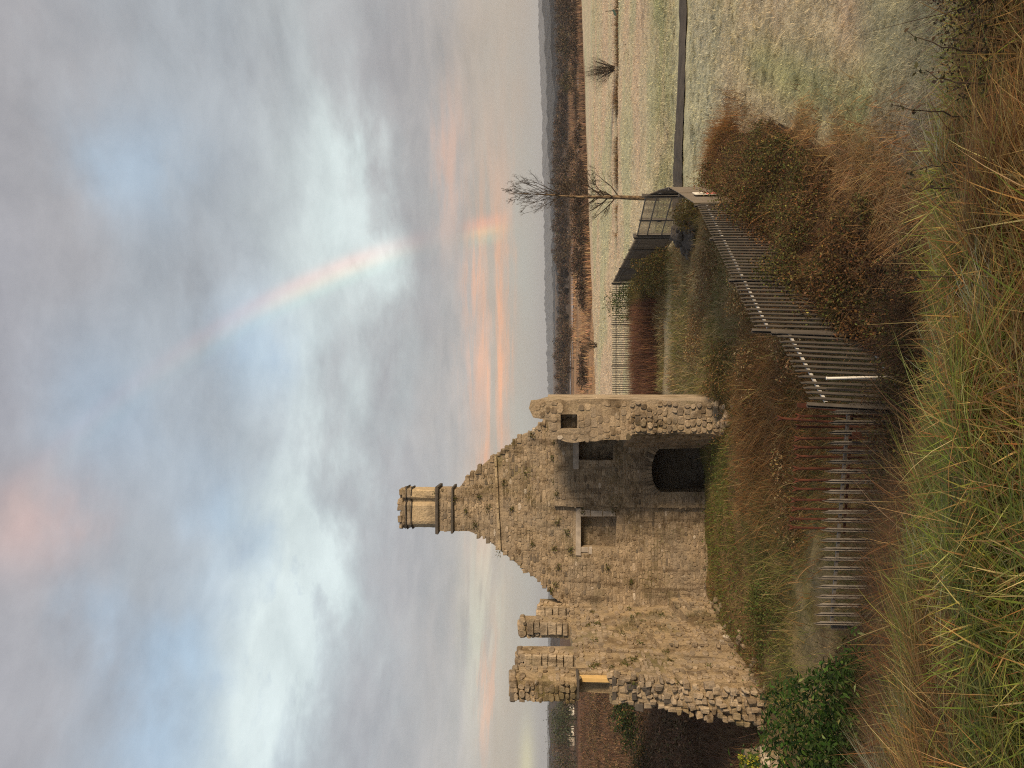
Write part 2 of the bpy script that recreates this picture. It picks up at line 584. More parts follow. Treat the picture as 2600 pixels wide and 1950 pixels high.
def ground_color(x, y):
    """true surface colours: frosted turf, rough ground, reeds, bank"""
    nA = fbm(x * 0.055, y * 0.16, 31, 5); nB = fbm(x * 0.3, y * 0.5, 37, 4); nC = fbm(x * 1.3, y * 1.6, 41, 4)
    nD = fbm(x * 0.09 + 40, y * 0.11, 43, 4)
    c = np.tile(np.array([[0.60, 0.52, 0.36]]), (len(x), 1))
    c = blend(c, sst(nA, 0.42, 0.60) * 0.9, (0.64, 0.50, 0.355))
    c = blend(c, sst(nD, 0.50, 0.64) * 0.75, (0.50, 0.50, 0.32))
    gb = np.exp(-((y - 44.0 + 2 * (nB - 0.5)) / 4.2) ** 2) * sst(x, -2, 6)
    c = blend(c, gb * 0.62 * sst(nB, 0.25, 0.6), (0.33, 0.37, 0.18))
    gf = np.exp(-((y - 31.5) / 3.2) ** 2) * sst(x, 5, 9)
    c = blend(c, gf * 0.6, (0.55, 0.55, 0.41))
    # green wear line along the brambles and mauve-brown trodden line down the near field
    dline = x - (0.55 * (y - 13.65) - 0.38 + 4.6)
    c = blend(c, np.exp(-(dline / 0.9) ** 2) * sst(y, 13, 16) * sst(28 - y, 0, 6) * 0.55, (0.30, 0.38, 0.16))
    tr = x - (4.1 + (y - 13) * 0.30)
    c = blend(c, np.exp(-(tr / 0.8) ** 2) * sst(26 - y, 0, 8) * sst(nB, 0.3, 0.6) * 0.7, (0.42, 0.32, 0.26))
    c = blend(c, sst(nC, 0.60, 0.78) * 0.4, (0.34, 0.30, 0.19))
    # brown line along the ditch and a thinner one closer
    dl = np.exp(-((y - (73 - 0.02 * (x - 20))) / 1.0) ** 2) * sst(x, 11, 15)
    c = blend(c, dl * 0.85, (0.15, 0.105, 0.06))
    dl2 = np.exp(-((y - 52 - 2 * (nB - 0.5)) / 0.5) ** 2) * sst(nA, 0.42, 0.55) * sst(x, 6, 9)
    c = blend(c, dl2 * 0.45, (0.26, 0.20, 0.14))
    # far marsh: reeds, scrub floor, wet mud
    edge = 108 + 0.62 * np.clip(x, 0, 200) + (fbm(x * 0.05, y * 0, 51, 3) - 0.5) * 8 + np.clip(-x, 0, 300) * 0.5
    marsh = sst(y - edge, -1.2, 1.2)
    m = np.tile(np.array([[0.40, 0.24, 0.13]]), (len(x), 1))
    mm = fbm(x * 0.02, y * 0.05, 57, 4)
    m = blend(m, sst(mm, 0.50, 0.60) * 0.75, (0.22, 0.13, 0.075))
    m = blend(m, sst(fbm(x * 0.1, y * 0.2, 59, 3), 0.45, 0.7) * 0.4, (0.46, 0.31, 0.17))
    m = blend(m, sst(x, 22, 40) * 0.55, (0.20, 0.135, 0.09))
    m = blend(m, sst(y, 225, 245) * 0.9, (0.10, 0.072, 0.05))
    c = c * (1 - marsh[:, None]) + m * marsh[:, None]
    # rough ground inside the fence
    inside = sst(fence_x(y) - x, -0.25, 0.35) * sst(y, 11.5, 13.5) * sst(54 - y, 0, 1)
    r = np.tile(np.array([[0.20, 0.14, 0.07]]), (len(x), 1))
    r = blend(r, sst(nB, 0.45, 0.62) * 0.8, (0.15, 0.145, 0.05))
    r = blend(r, sst(nC, 0.5, 0.72) * 0.5, (0.27, 0.17, 0.075))
    # pale grass track from the gate, and the frosted patch before the low railing
    pt = np.exp(-((y - (40.4 - 0.16 * (x - 7) + (nB - 0.5) * 1.5)) / 1.7) ** 2) * sst(x, -3, 0.5)
    r = blend(r, pt * 0.85, (0.40, 0.34, 0.225))
    st = np.exp(-((x - 3) / 4.0) ** 2 - ((y - 33) / 6.0) ** 2)
    r = blend(r, st * sst(nC, 0.35, 0.6) * 0.75, (0.36, 0.30, 0.17))
    fp = np.exp(-((x + 5.2) / 2.4) ** 2 - ((y - 18.6) / 1.5) ** 2)
    r = blend(r, np.clip(fp * 1.3, 0, 1) * sst(nC, 0.3, 0.6) * 0.8, (0.27, 0.225, 0.13))
    c = c * (1 - inside[:, None]) + r * inside[:, None]
    # brown heath left of and behind the ruin
    heath = sst(-x, 8.5, 10.5) * sst(y, 24, 30)
    hcol = np.tile(np.array([[0.12, 0.068, 0.038]]), (len(x), 1))
    hcol = blend(hcol, sst(nD, 0.45, 0.6) * 0.6, (0.17, 0.105, 0.055))
    hcol = blend(hcol, np.exp(-((y - 150) / 25) ** 2) * 0.7, (0.24, 0.10, 0.055))
    c = c * (1 - heath[:, None]) + hcol * heath[:, None]
    # the bank underfoot
    bank = sst(h_bank(x, y), 0.25, 0.9)
    bc = np.tile(np.array([[0.085, 0.062, 0.030]]), (len(x), 1))
    bc = blend(bc, sst(x, 0.2, 1.2) * sst(y, 4.0, 5.5), (0.40, 0.36, 0.25))
    c = c * (1 - bank[:, None]) + bc * bank[:, None]
    return c


def ground_mat():
    m, nt, out = new_mat('turf_and_rough_ground')
    c = attr(nt, 'col')
    p = pos(nt)
    x, y, z = sep(nt, p)
    g1 = noise(nt, comb(nt, x * 1.0, y * 0.45, z), 5.5, 6.0, 0.7)
    g2 = noise(nt, comb(nt, x * 0.6, y * 0.25, z), 2.0, 6.0, 0.7)
    g3 = noise(nt, p, 28.0, 4.0, 0.7)
    f = (g1 - 0.5) * 1.5 + (g2 - 0.5) * 1.1 + (g3 - 0.5) * 0.5 + 1.0
    c2 = mix(nt, 1.0, c, comb(nt, f, f * 1.0, f * 0.98), 'MULTIPLY')
    # frost gathers in paler flecks
    fr = noise(nt, comb(nt, x, y * 0.5, z), 9.0, 5.0, 0.7).smooth(0.56, 0.74) * 0.25
    c2 = mix(nt, fr, c2, mix(nt, 0.5, c2, (0.62, 0.60, 0.52)))
    principled(nt, out, c2, 0.95, 0.1, bump=g1 + g3 * 0.6 + g2, bdist=0.12, bstr=0.8)
    return m


M['ground'] = ground_mat()


def spaced(knots):
    out = []
    for a, b, st in knots:
        n = max(1, int(round((b - a) / st))); out += list(np.linspace(a, b, n, endpoint=False))
    return np.array(out + [knots[-1][1]])


gx = spaced([(-4000, -600, 400), (-600, -120, 40), (-120, -30, 4.5), (-30, -12, 0.9), (-12, 18, 0.22), (18, 40, 0.8), (40, 120, 4), (120, 600, 32), (600, 4000, 425)])
gy = spaced([(-400, -40, 60), (-40, 0, 2.5), (0, 14, 0.25), (14, 45, 0.28), (45, 80, 0.6), (80, 170, 2.0), (170, 320, 7), (320, 900, 60), (900, 6000, 500)])
GX, GY = np.meshgrid(gx, gy)
xx, yy = GX.ravel(), GY.ravel()
zz = h_ground(xx, yy)
nx, ny = len(gx), len(gy)
ii = (np.arange(ny - 1)[:, None] * nx + np.arange(nx - 1)[None, :]).ravel()
quads = np.stack([ii, ii + 1, ii + nx + 1, ii + nx], 1)
me = np_mesh('ground', np.stack([xx, yy, zz], 1), quads, ground_color(xx, yy), smooth=True)
tag(link('ground', me, M['ground']), kind='structure')


def hz(x, y):
    return float(h_ground(np.array([float(x)]), np.array([float(y)]))[0])


# asphalt track crossing the field to the gate
def track():
    m, nt, out = new_mat('worn_asphalt')
    p = pos(nt)
    n = noise(nt, p, 20.0, 5.0, 0.7); n2 = noise(nt, p, 1.2, 4.0)
    c = mix(nt, n2.smooth(0.35, 0.7), (0.070, 0.058, 0.046), (0.115, 0.095, 0.073))
    c = mix(nt, n.smooth(0.55, 0.75) * 0.5, c, (0.16, 0.14, 0.11))
    principled(nt, out, c, 0.9, 0.2, bump=n, bdist=0.01)
    ctr = [(60, 34.2), (40, 34.8), (26, 35.3), (18, 35.8), (14.5, 36.3), (12.2, 37.0), (10.8, 37.7), (9.6, 38.2), (8.3, 38.0), (7.2, 37.2)]
    wid = [0.95, 0.95, 0.95, 0.95, 0.97, 1.15, 1.4, 1.4, 1.3, 1.1]
    pts = []
    for i in range(len(ctr) - 1):
        for k in range(10):
            t = k / 10
            p0, p1 = np.array(ctr[i]), np.array(ctr[i + 1])
            pts.append((*(p0 * (1 - t) + p1 * t), wid[i] * (1 - t) + wid[i + 1] * t))
    pts.append((*ctr[-1], wid[-1]))
    pts = np.array(pts)
    k = np.ones(9) / 9
    for c_ in range(3):
        pad = np.concatenate([[pts[0, c_]] * 4, pts[:, c_], [pts[-1, c_]] * 4]); pts[:, c_] = np.convolve(pad, k, 'valid')
    V = []; n = 7
    for i in range(len(pts)):
        t = pts[min(i + 1, len(pts) - 1), :2] - pts[max(i - 1, 0), :2]; t /= np.linalg.norm(t)
        s = np.array([-t[1], t[0]])
        for j in range(n):
            u = -1 + 2 * j / (n - 1)
            jit = 0 if 0 < j < n - 1 else random.uniform(-0.10, 0.10)
            q = pts[i, :2] + s * (u * pts[i, 2] + jit)
            zt = np.mean([hz(*(pts[i, :2] + s * w)) for w in (-0.8, 0, 0.8)]) + 0.085 - 0.03 * u * u
            V.append((q[0], q[1], zt))
    Fq = [(i * n + j, i * n + j + 1, (i + 1) * n + j + 1, (i + 1) * n + j) for i in range(len(pts) - 1) for j in range(n - 1)]
    tag(link('field_track', py_mesh('field_track', V, Fq, True), m), kind='structure')


track()

# water lying in the marsh and the far hills
def flat_patch(name, pts, z, mat):
    me = py_mesh(name, [(p[0], p[1], z) for p in pts], [tuple(range(len(pts)))])
    return tag(link(name, me, mat), kind='structure')


wm, nt, out = new_mat('still_water')
principled(nt, out, (0.23, 0.18, 0.155), 0.18, 0.5, bump=noise(nt, pos(nt), 3.0, 3.0), bdist=0.01)
M['water'] = wm
for pts in ([(6, 214), (24, 206), (52, 208), (66, 213), (50, 222), (20, 226)],
            [(44, 166), (68, 166), (84, 172), (72, 178), (52, 175)],
            [(-26, 236), (8, 232), (14, 240), (-10, 247)],
            [(96, 186), (120, 192), (112, 200), (98, 196)]):
    flat_patch('water', pts, 0.22, M['water'])


def hill(name, d, prof, col, depth, seed, tree):
    """long wooded ridge: tree-top outline in front, sloping away behind"""
    xs = np.arange(-1.0, 1.0001, 1 / 700.0) * d * 1.1
    az_y = 975 - xs / d * F_PX
    top = np.interp(az_y, [p[0] for p in prof], [p[1] for p in prof])
    zt = CAM_Z + (1399 - top) / F_PX * d
    zt = zt + (fbm(xs / d * 220, xs * 0, seed, 3) - 0.5) * tree * 1.6 + (vnoise(xs / d * 700, xs * 0, seed + 5) - 0.5) * tree * 0.9
    V = []; C = []; nr = 7
    for r in range(nr):
        f = r / (nr - 1)
        yy_ = d - depth * (1 - f) + (fbm(xs / d * 90, xs * 0 + r, seed + 11, 2) - 0.5) * depth * 0.15
        zz_ = -2 + (zt + 2) * (f ** 0.75) + (fbm(xs / d * 300, xs * 0 + r * 3.1, seed + 3, 3) - 0.5) * tree * 1.2 * (0 < r < nr - 1)
        V.append(np.stack([xs, yy_, zz_], 1))
        k = 0.75 + 0.5 * fbm(xs / d * 160, xs * 0 + r * 2.3, seed + 23, 3)
        C.append(np.array(col)[None, :] * k[:, None])
    V.append(np.stack([xs, xs * 0 + d + depth, xs * 0 - 2], 1)); C.append(np.tile(np.array([col]), (len(xs), 1)))
    n = len(xs); V = np.concatenate(V); C = np.concatenate(C)
    i = (np.arange(nr)[:, None] * n + np.arange(n - 1)[None, :]).ravel()
    q = np.stack([i, i + 1, i + n + 1, i + n], 1)
    tag(link(name, np_mesh(name, V, q, C), M['twig']), kind='structure')


hill('hill', 3000, [(-400, 1368), (0, 1368), (150, 1370), (300, 1377), (420, 1378), (560, 1383), (750, 1383), (860, 1387), (1000, 1391), (1300, 1393), (1700, 1391), (2300, 1390)], (0.075, 0.080, 0.075), 500, 3, 6)
hill('hill', 1300, [(-400, 1376), (0, 1378), (60, 1384), (170, 1387), (300, 1392), (380, 1394), (520, 1399), (700, 1405), (1000, 1410), (1500, 1404), (1760, 1400), (2300, 1398)], (0.040, 0.038, 0.032), 260, 8, 5)
hill('hill', 620, [(-400, 1397), (0, 1399), (100, 1404), (200, 1409), (330, 1412), (450, 1414), (600, 1418), (1000, 1420), (1500, 1410), (1750, 1402), (1900, 1398), (2300, 1396)], (0.045, 0.036, 0.028), 120, 14, 3.5)


# ================================================================== vegetation helpers
def blades(Pn, H, W, az, lean, curl, C, segs=3):
    """curved grass blades / stems as ribbons"""
    N = len(Pn); H = np.broadcast_to(H, N); W = np.broadcast_to(W, N); lean = np.broadcast_to(lean, N); curl = np.broadcast_to(curl, N)
    dx, dy = np.cos(az), np.sin(az)
    ph = az + np.pi / 2 + RNG.uniform(-0.9, 0.9, N)
    sx, sy = np.cos(ph), np.sin(ph)
    rows = []
    for s in range(segs + 1):
        t = s / segs
        hor = H * (lean * t + curl * t * t)
        ver = H * t * (1 - 0.45 * np.clip(curl, 0, 1.6) * t)
        w = W * (1 - t) ** 0.6 * 0.5 + W * 0.03
        cx, cy, cz = Pn[:, 0] + dx * hor, Pn[:, 1] + dy * hor, Pn[:, 2] + ver
        rows.append(np.stack([cx - sx * w, cy - sy * w, cz], 1)); rows.append(np.stack([cx + sx * w, cy + sy * w, cz], 1))
    k = 2 * (segs + 1)
    V = np.stack(rows, 1).reshape(-1, 3)
    b = (np.arange(N) * k)[:, None]
    F = np.concatenate([np.stack([b[:, 0] + 2 * s, b[:, 0] + 2 * s + 1, b[:, 0] + 2 * s + 3, b[:, 0] + 2 * s + 2], 1) for s in range(segs)])
    return V, F, np.repeat(C, k, axis=0)


def leaves(Pn, L, W, C, flat=0.5, droop=0.0):
    """folded pointed leaves with random directions"""
    N = len(Pn); L = np.broadcast_to(L, N)[:, None]; W = np.broadcast_to(W, N)[:, None]
    a = RNG.uniform(0, 2 * np.pi, N); e = RNG.normal(-droop, 0.55 * (1.2 - flat), N)
    d = np.stack([np.cos(a) * np.cos(e), np.sin(a) * np.cos(e), np.sin(e)], 1)
    up_ = np.stack([RNG.normal(0, 1 - flat, N), RNG.normal(0, 1 - flat, N), np.ones(N)], 1)
    s = np.cross(d, up_); s /= np.linalg.norm(s, axis=1)[:, None] + 1e-9
    n = np.cross(s, d)
    tip = Pn + d * L - n * L * 0.10
    mid = Pn + d * L * 0.45
    V = np.stack([Pn, mid - s * W / 2 + n * W * 0.15, tip, mid + s * W / 2 + n * W * 0.15], 1).reshape(-1, 3)
    F = (np.arange(N) * 4)[:, None] + np.array([[0, 3, 2, 1]])
    return V, F, np.repeat(C, 4, axis=0)


def cat(*parts):
    V = []; F = []; C = []; n = 0
    for v, f, c in parts:
        V.append(v); F.append(f + n); C.append(c); n += len(v)
    return np.concatenate(V), np.concatenate(F), np.concatenate(C)


def pal(N, cols, w=None, jit=0.18):
    cols = np.array(cols); w = None if w is None else np.array(w) / np.sum(w)
    c = cols[RNG.choice(len(cols), N, p=w)]
    return np.clip(c * RNG.normal(1.0, jit, (N, 1)) * RNG.normal(1.0, jit * 0.3, (N, 3)), 0.004, 0.9)


def veg(name, data, mat='veg', parent=None):
    return link(name, np_mesh(name, *data), M[mat], parent)


def gz(x, y):
    return h_ground(np.asarray(x, float), np.asarray(y, float))


GREEN = (0.105, 0.125, 0.026); GREEN2 = (0.155, 0.17, 0.042); OLIVE = (0.115, 0.10, 0.028); STRAW = (0.33, 0.24, 0.11); BROWN = (0.20, 0.115, 0.047)
RUSTY = (0.21, 0.095, 0.032); DARKG = (0.035, 0.045, 0.012); FROST = (0.46, 0.46, 0.37); PURP = (0.115, 0.052, 0.036)



# ================================================================== the ruin
def ruin():
    base = thing('ruined_building', 'roofless brown rubble-stone ruin with tall chimney gable and broken battlemented side wall', 'ruin', (-5.0, 28.0, 0.0))
    stones = []          # (matrix, apparent size, dark?, part)

    # --- stone shapes, shared by all stones
    shapes = []
    for s in range(14):
        rr = random.Random(100 + s)
        n = rr.choice([6, 7, 8, 8])
        k = rr.uniform(5.0, 12.0)
        out = []
        for i in range(n):
            a = 2 * math.pi * (i + 0.5 + rr.uniform(-0.22, 0.22)) / n
            c, si = math.cos(a), math.sin(a)
            rad = (abs(c) ** k + abs(si) ** k) ** (-1 / k) * 0.5 * rr.uniform(0.90, 1.04)
            out.append((c * rad, si * rad))
        tilt = (rr.uniform(-0.5, 0.5), rr.uniform(-0.5, 0.5))
        v = [(x, y, -0.5) for x, y in out] + [(x, y, 0.72 + 0.7 * (tilt[0] * x + tilt[1] * y)) for x, y in out]
        v += [(x * 0.86, y * 0.86, 1.0 + tilt[0] * x + tilt[1] * y + rr.uniform(-0.08, 0.08)) for x, y in out]
        f = []
        for r_ in range(2):
            for i in range(n):
                j = (i + 1) % n
                f.append((r_ * n + i, r_ * n + j, (r_ + 1) * n + j, (r_ + 1) * n + i))
        f.append(tuple(range(2 * n, 3 * n)))
        shapes.append((v, f))
    meshes = []
    for i, (v, f) in enumerate(shapes):
        me = py_mesh('stone', v, f); me.materials.append(M['stone']); meshes.append(me)

    def inpoly(p, poly):
        x, y = p; c = False; j = len(poly) - 1
        for i in range(len(poly)):
            xi, yi = poly[i]; xj, yj = poly[j]
            if (yi > y) != (yj > y) and x < (xj - xi) * (y - yi) / (yj - yi + 1e-12) + xi:
                c = not c
            j = i
        return c

    def clad(part, o, u, w, nrm, poly, holes=(), ch=(0.075, 0.155), wd=(0.12, 0.36), dep=(0.006, 0.028), fill=0.95, skip=0.06, rot=0.06, pick=None):
        """courses of stones over polygon poly (in u,w metres) of the plane at o"""
        o, u, w, nrm = Vector(o), Vector(u).normalized(), Vector(w).normalized(), Vector(nrm).normalized()
        us = [p[0] for p in poly]; ws = [p[1] for p in poly]
        b = min(ws)
        while b < max(ws):
            h = random.uniform(*ch)
            a = min(us) - random.uniform(0, 0.3)
            while a < max(us):
                l = random.uniform(*wd) * (0.7 if random.random() < 0.25 else 1.0)
                cu, cw = a + l / 2, b + h / 2 + random.uniform(-0.02, 0.02)
                a += l
                if random.random() < skip: continue
                if not inpoly((cu, cw), poly) or any(inpoly((cu, cw), q) for q in holes): continue
                lo = inpoly((cu - l * 0.45, cw), poly) and inpoly((cu + l * 0.45, cw), poly)
                hl = any(inpoly((cu + s * l * 0.5, cw + t * h * 0.5), q) for q in holes for s in (-1, 1) for t in (-1, 1))
                if hl: continue
                if not lo: l *= 0.62
                t = random.uniform(-rot, rot)
                uu = u * math.cos(t) + w * math.sin(t); ww = w * math.cos(t) - u * math.sin(t)
                d = random.uniform(*dep)
                hh = h * random.uniform(0.86, 1.04) * fill
                p = o + u * cu + w * cw
                m = Matrix(((uu.x * l * fill, ww.x * hh, nrm.x * d, p.x), (uu.y * l * fill, ww.y * hh, nrm.y * d, p.y),
                            (uu.z * l * fill, ww.z * hh, nrm.z * d, p.z), (0, 0, 0, 1)))
                vis = max(0.05, -(p - Vector((0, 0, CAM_Z))).normalized().dot(nrm))
                stones.append((m, l * hh * vis / p.y ** 2, random.randrange(len(shapes)), part, random.random() if pick is None else random.uniform(*pick)))
            b += h

    def rough(poly, step=0.35, j=0.045):
        out = []
        for i in range(len(poly)):
            a, b = Vector(poly[i]), Vector(poly[(i + 1) % len(poly)])
            n = max(1, int((b - a).length / step))
            for k in range(n):
                q = a.lerp(b, k / n)
                out.append((q.x + random.uniform(-j, j), q.y + random.uniform(-j, j)))
        return out

    def slab(name, poly, o, u, w, nrm, thick, mat, holes=(), parent=base, back=None):
        """extruded polygon with holes; front face at o, going back along -nrm"""
        o, u, w, nrm = Vector(o), Vector(u), Vector(w), Vector(nrm)
        bm = bmesh.new(); edges = []
        for q in [poly] + list(holes):
            vs = [bm.verts.new(o + u * a + w * b) for a, b in q]
            edges += [bm.edges.new((vs[i], vs[(i + 1) % len(vs)])) for i in range(len(vs))]
        bmesh.ops.triangle_fill(bm, use_beauty=True, use_dissolve=False, edges=edges)
        g = bmesh.ops.extrude_face_region(bm, geom=bm.faces[:])
        bmesh.ops.translate(bm, vec=-nrm * thick, verts=[x for x in g['geom'] if isinstance(x, bmesh.types.BMVert)])
        bmesh.ops.recalc_face_normals(bm, faces=bm.faces[:])
        me = bpy.data.meshes.new(name); bm.to_mesh(me); bm.free()
        return link(name, me, mat, parent)

    # ---------------- gable
    DG = 31.0
    def g(v, y, d=DG):
        p = P(v, y, d); return (p.x, p.z)
    outl = [g(*q) for q in [(1800, 1560), (1440, 1560), (1432, 1534), (1405, 1514), (1392, 1490), (1375, 1478), (1340, 1452), (1322, 1440), (1295, 1415),
                            (1262, 1388), (1228, 1365), (1205, 1353), (1190, 1347), (1112, 1347), (1112, 1243), (1160, 1242), (1170, 1232), (1198, 1206),
                            (1222, 1183), (1250, 1162), (1282, 1140), (1325, 1107), (1347, 1099), (1380, 1069), (1400, 1048), (1400, 1016), (1800, 1012)]]
    outl[0] = (outl[0][0], -0.4); outl[-1] = (outl[-1][0], -0.4)
    niche_l = [g(*q) for q in [(1475, 1312), (1475, 1388), (1562, 1392), (1566, 1312)]]
    niche_r = [g(*q) for q in [(1470, 1112), (1470, 1166), (1556, 1167), (1558, 1112)]]
    ap = [(1800, 1247), (1676, 1248), (1664, 1236), (1656, 1218), (1652.5, 1196), (1655, 1172), (1663, 1150), (1672, 1139), (1800, 1136)]
    arch = [g(*q) for q in ap]
    arch[0] = (arch[0][0], -0.3); arch[-1] = (arch[-1][0], -0.3)
    U, W, N = (1, 0, 0), (0, 0, 1), (0, -1, 0)
    ro = rough(outl)
    gable = slab('gable_wall', ro, (0, DG, 0), U, W, N, 0.45, M['mortar'], [niche_l, niche_r, arch])
    slab('gable_backing', [(a * 0.998, b - 0.02) for a, b in ro], (0, DG + 0.46, 0), U, W, N, 0.45, M['mortar'], [arch])
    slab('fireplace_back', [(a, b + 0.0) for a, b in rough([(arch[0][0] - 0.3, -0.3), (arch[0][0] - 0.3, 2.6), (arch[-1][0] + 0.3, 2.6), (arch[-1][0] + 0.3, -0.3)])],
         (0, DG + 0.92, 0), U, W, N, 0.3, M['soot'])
    # soot-lined cheeks of the fireplace
    # chimney breast: right half stands forward of the left
    brx = g(1500, 1285)[0]
    bo = [(brx, -0.4), (brx + 0.0, g(1408, 1285)[1]), (g(1408, 1100)[0], g(1408, 1100)[1]), (g(1408, 1016)[0], g(1408, 1100)[1]), (g(1800, 1012)[0], -0.4)]
    br = slab('chimney_breast', rough(bo, 0.4, 0.02), (0, DG - 0.17, 0), U, W, N, 0.168, M['mortar'], [niche_r, arch])
    left_area = [(a, b) for a, b in outl]
    up_hole = [(brx, -0.4), (brx, g(1408, 1285)[1]), (0.5, g(1408, 1100)[1]), (0.5, -0.4)]
    clad(gable, (0, DG, 0), U, W, N, outl, [niche_l, up_hole, [g(*q) for q in ((1458, 1285), (1478, 1285), (1478, 1412), (1458, 1412))],
                                            [g(*q) for q in ((1260, 1100), (1272, 1100), (1278, 1410), (1266, 1410))]], skip=0.05)
    bh = [niche_r, arch, [g(*q) for q in ((1450, 1110), (1474, 1110), (1474, 1196), (1450, 1196))]]
    clad(br, (0, DG - 0.17, 0), U, W, N, bo, bh)
    clad(gable, (0, DG + 0.46, 0), U, W, N, niche_l, ch=(0.12, 0.2), pick=(0.05, 0.8))
    clad(gable, (0, DG + 0.46, 0), U, W, N, niche_r, ch=(0.12, 0.2), pick=(0.02, 0.5))
    # sooty stones inside the fireplace
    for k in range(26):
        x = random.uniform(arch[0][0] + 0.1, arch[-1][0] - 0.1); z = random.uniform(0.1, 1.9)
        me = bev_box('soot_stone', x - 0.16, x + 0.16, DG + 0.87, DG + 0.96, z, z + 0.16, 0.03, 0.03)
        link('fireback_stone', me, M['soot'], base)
    # voussoirs of the arch
    ac = [Vector((q[0], 0, q[1])) for q in arch[1:-1]]
    cen = Vector(((arch[0][0] + arch[-1][0]) / 2, 0, 0.9))
    nseg = 15
    def along(t):
        t *= len(ac) - 1; i = min(int(t), len(ac) - 2); return ac[i].lerp(ac[i + 1], t - i)
    for k in range(nseg):
        a, b = along(k / nseg + 0.008), along((k + 1) / nseg - 0.008)
        oa, ob = (a - cen).normalized(), (b - cen).normalized()
        L = random.uniform(0.26, 0.36)
        y0, y1 = DG - 0.17 - random.uniform(0.03, 0.05), DG + 0.2
        q = [a, b, b + ob * L, a + oa * L]
        v = [(p.x, y0, p.z) for p in q] + [(p.x, y1, p.z) for p in q]
        me = py_mesh('voussoir', v, [(0, 1, 2, 3), (7, 6, 5, 4), (0, 4, 5, 1), (1, 5, 6, 2), (2, 6, 7, 3), (3, 7, 4, 0)])
        link('voussoir', me, M['stone'], base)
    # lintels and dressed jambs of the blocked openings
    def block(name, v0, v1, ya, yb, d, thick, mat, proud=0.05):
        a, b = P(v0, ya, d), P(v1, yb, d)
        me = bev_box(name, min(a.x, b.x), max(a.x, b.x), d - proud, d + thick, min(a.z, b.z), max(a.z, b.z), 0.012, 0.006)
        return link(name, me, mat, base)
    block('lintel', 1462, 1475, 1289, 1410, DG, 0.4, M['lintel'], 0.06)
    block('lintel', 1456, 1470, 1112, 1191, DG - 0.17, 0.5, M['lintel'], 0.05)
    for v0, v1, ya, yb in ((1475, 1499, 1294, 1311), (1500, 1530, 1296, 1311), (1531, 1564, 1298, 1311), (1475, 1494, 1389, 1402), (1494, 1504, 1389, 1406)):
        block('jamb_stone', v0 + 0.6, v1 - 0.6, ya, yb, DG, 0.35, M['lintel'], 0.035)
    for v0, v1 in ((1471, 1488), (1489, 1503), (1504, 1520), (1521, 1536), (1537, 1552)):
        block('jamb_stone', v0, v1, 1168, random.choice((1178, 1183)), DG - 0.17, 0.4, M['mortar_pale'], 0.03)
    # pale string course across the gable
    a0, b0 = P(1258, 1158, DG), P(1269, 1397, DG)
    n = 9
    for k in range(n):
        p0 = a0.lerp(b0, k / n); p1 = a0.lerp(b0, (k + 1) / n - 0.006)
        me = MB().add(beam_data(p0 + Vector((0, -0.03, 0)), p1 + Vector((0, -0.03, 0)), 0.14, 0.085 * random.uniform(0.8, 1.2))).mesh('string_stone')
        link('string_course', me, M['sandstone'], base)
    # putlog holes line: small dark recesses are real gaps (slots in front of the wall are left unclad)
    # ---------------- chimney stack
    xl, xr = g(1130, 1347)[0], g(1130, 1243)[0]
    zc0, zc1 = g(1190, 1300)[1], g(1112, 1300)[1]
    for (va, vb, ov) in ((1153, 1146, 0.10), (1114, 1107, 0.13)):
        za, zb = g(va, 1300)[1], g(vb, 1300)[1]
        me = bev_box('weathering_slab', xl - ov, xr + ov, DG - 0.14, DG + 1.05, za, zb, 0.02, 0.02)
        link('weathering_slab', me, M['slate'], base)
    # shaft: two merged octagonal flues, in plan
    wtot = xr - xl; zs0, zs1 = g(1107, 1300)[1], g(1042, 1300)[1]
    plan = [(0.03, 0.42), (0.15, 0.10), (0.22, 0.06), (0.60, 0.06), (0.68, 0.20), (0.74, 0.20), (0.80, 0.06), (0.96, 0.06), (0.99, 0.16), (0.99, 0.92), (0.5, 1.0), (0.03, 0.85)]
    pl = [(xl + a * wtot, DG - 0.05 + b) for a, b in plan]
    n = len(pl); rings = 7; V = []
    for r_ in range(rings):
        z = zs0 + (zs1 - zs0) * r_ / (rings - 1)
        for (x, y) in pl:
            V.append((x + random.uniform(-0.012, 0.012), y + random.uniform(-0.012, 0.012), z))
    Fq = [(r_ * n + i, r_ * n + (i + 1) % n, (r_ + 1) * n + (i + 1) % n, (r_ + 1) * n + i) for r_ in range(rings - 1) for i in range(n)]
    Fq.append(tuple(range((rings - 1) * n, rings * n)))
    shaft = link('chimney_shaft', py_mesh('chimney_shaft', V, Fq), M['sandstone'], base)
    def crown(v0, v1, grow, mat, name, jit=0.03):
        za, zb = g(v0, 1300)[1], g(v1, 1300)[1]
        cx = sum(p[0] for p in pl) / n; cy = sum(p[1] for p in pl) / n
        V = []
        for z in (za, (za + zb) / 2, zb):
            for (x, y) in pl:
                dx, dy = x - cx, y - cy; L = math.hypot(dx, dy)
                gg = grow * (1.0 if z > za else 0.6)
                V.append((x + dx / L * gg + random.uniform(-jit, jit), y + dy / L * gg + random.uniform(-jit, jit), z + random.uniform(-jit, jit) * 0.5))
        Fq = [(r_ * n + i, r_ * n + (i + 1) % n, (r_ + 1) * n + (i + 1) % n, (r_ + 1) * n + i) for r_ in range(2) for i in range(n)]
        Fq += [tuple(range(2 * n, 3 * n)), tuple(reversed(range(n)))]
        return link(name, py_mesh(name, V, Fq), mat, base)
    crown(1046, 1043, 0.07, M['slate'], 'chimney_band')
    crown(1043, 1032, 0.03, M['stone'], 'chimney_crown')
    crown(1033, 1030, 0.09, M['slate'], 'chimney_band')
    crown(1030, 1020, 0.05, M['stone'], 'chimney_crown', 0.05)
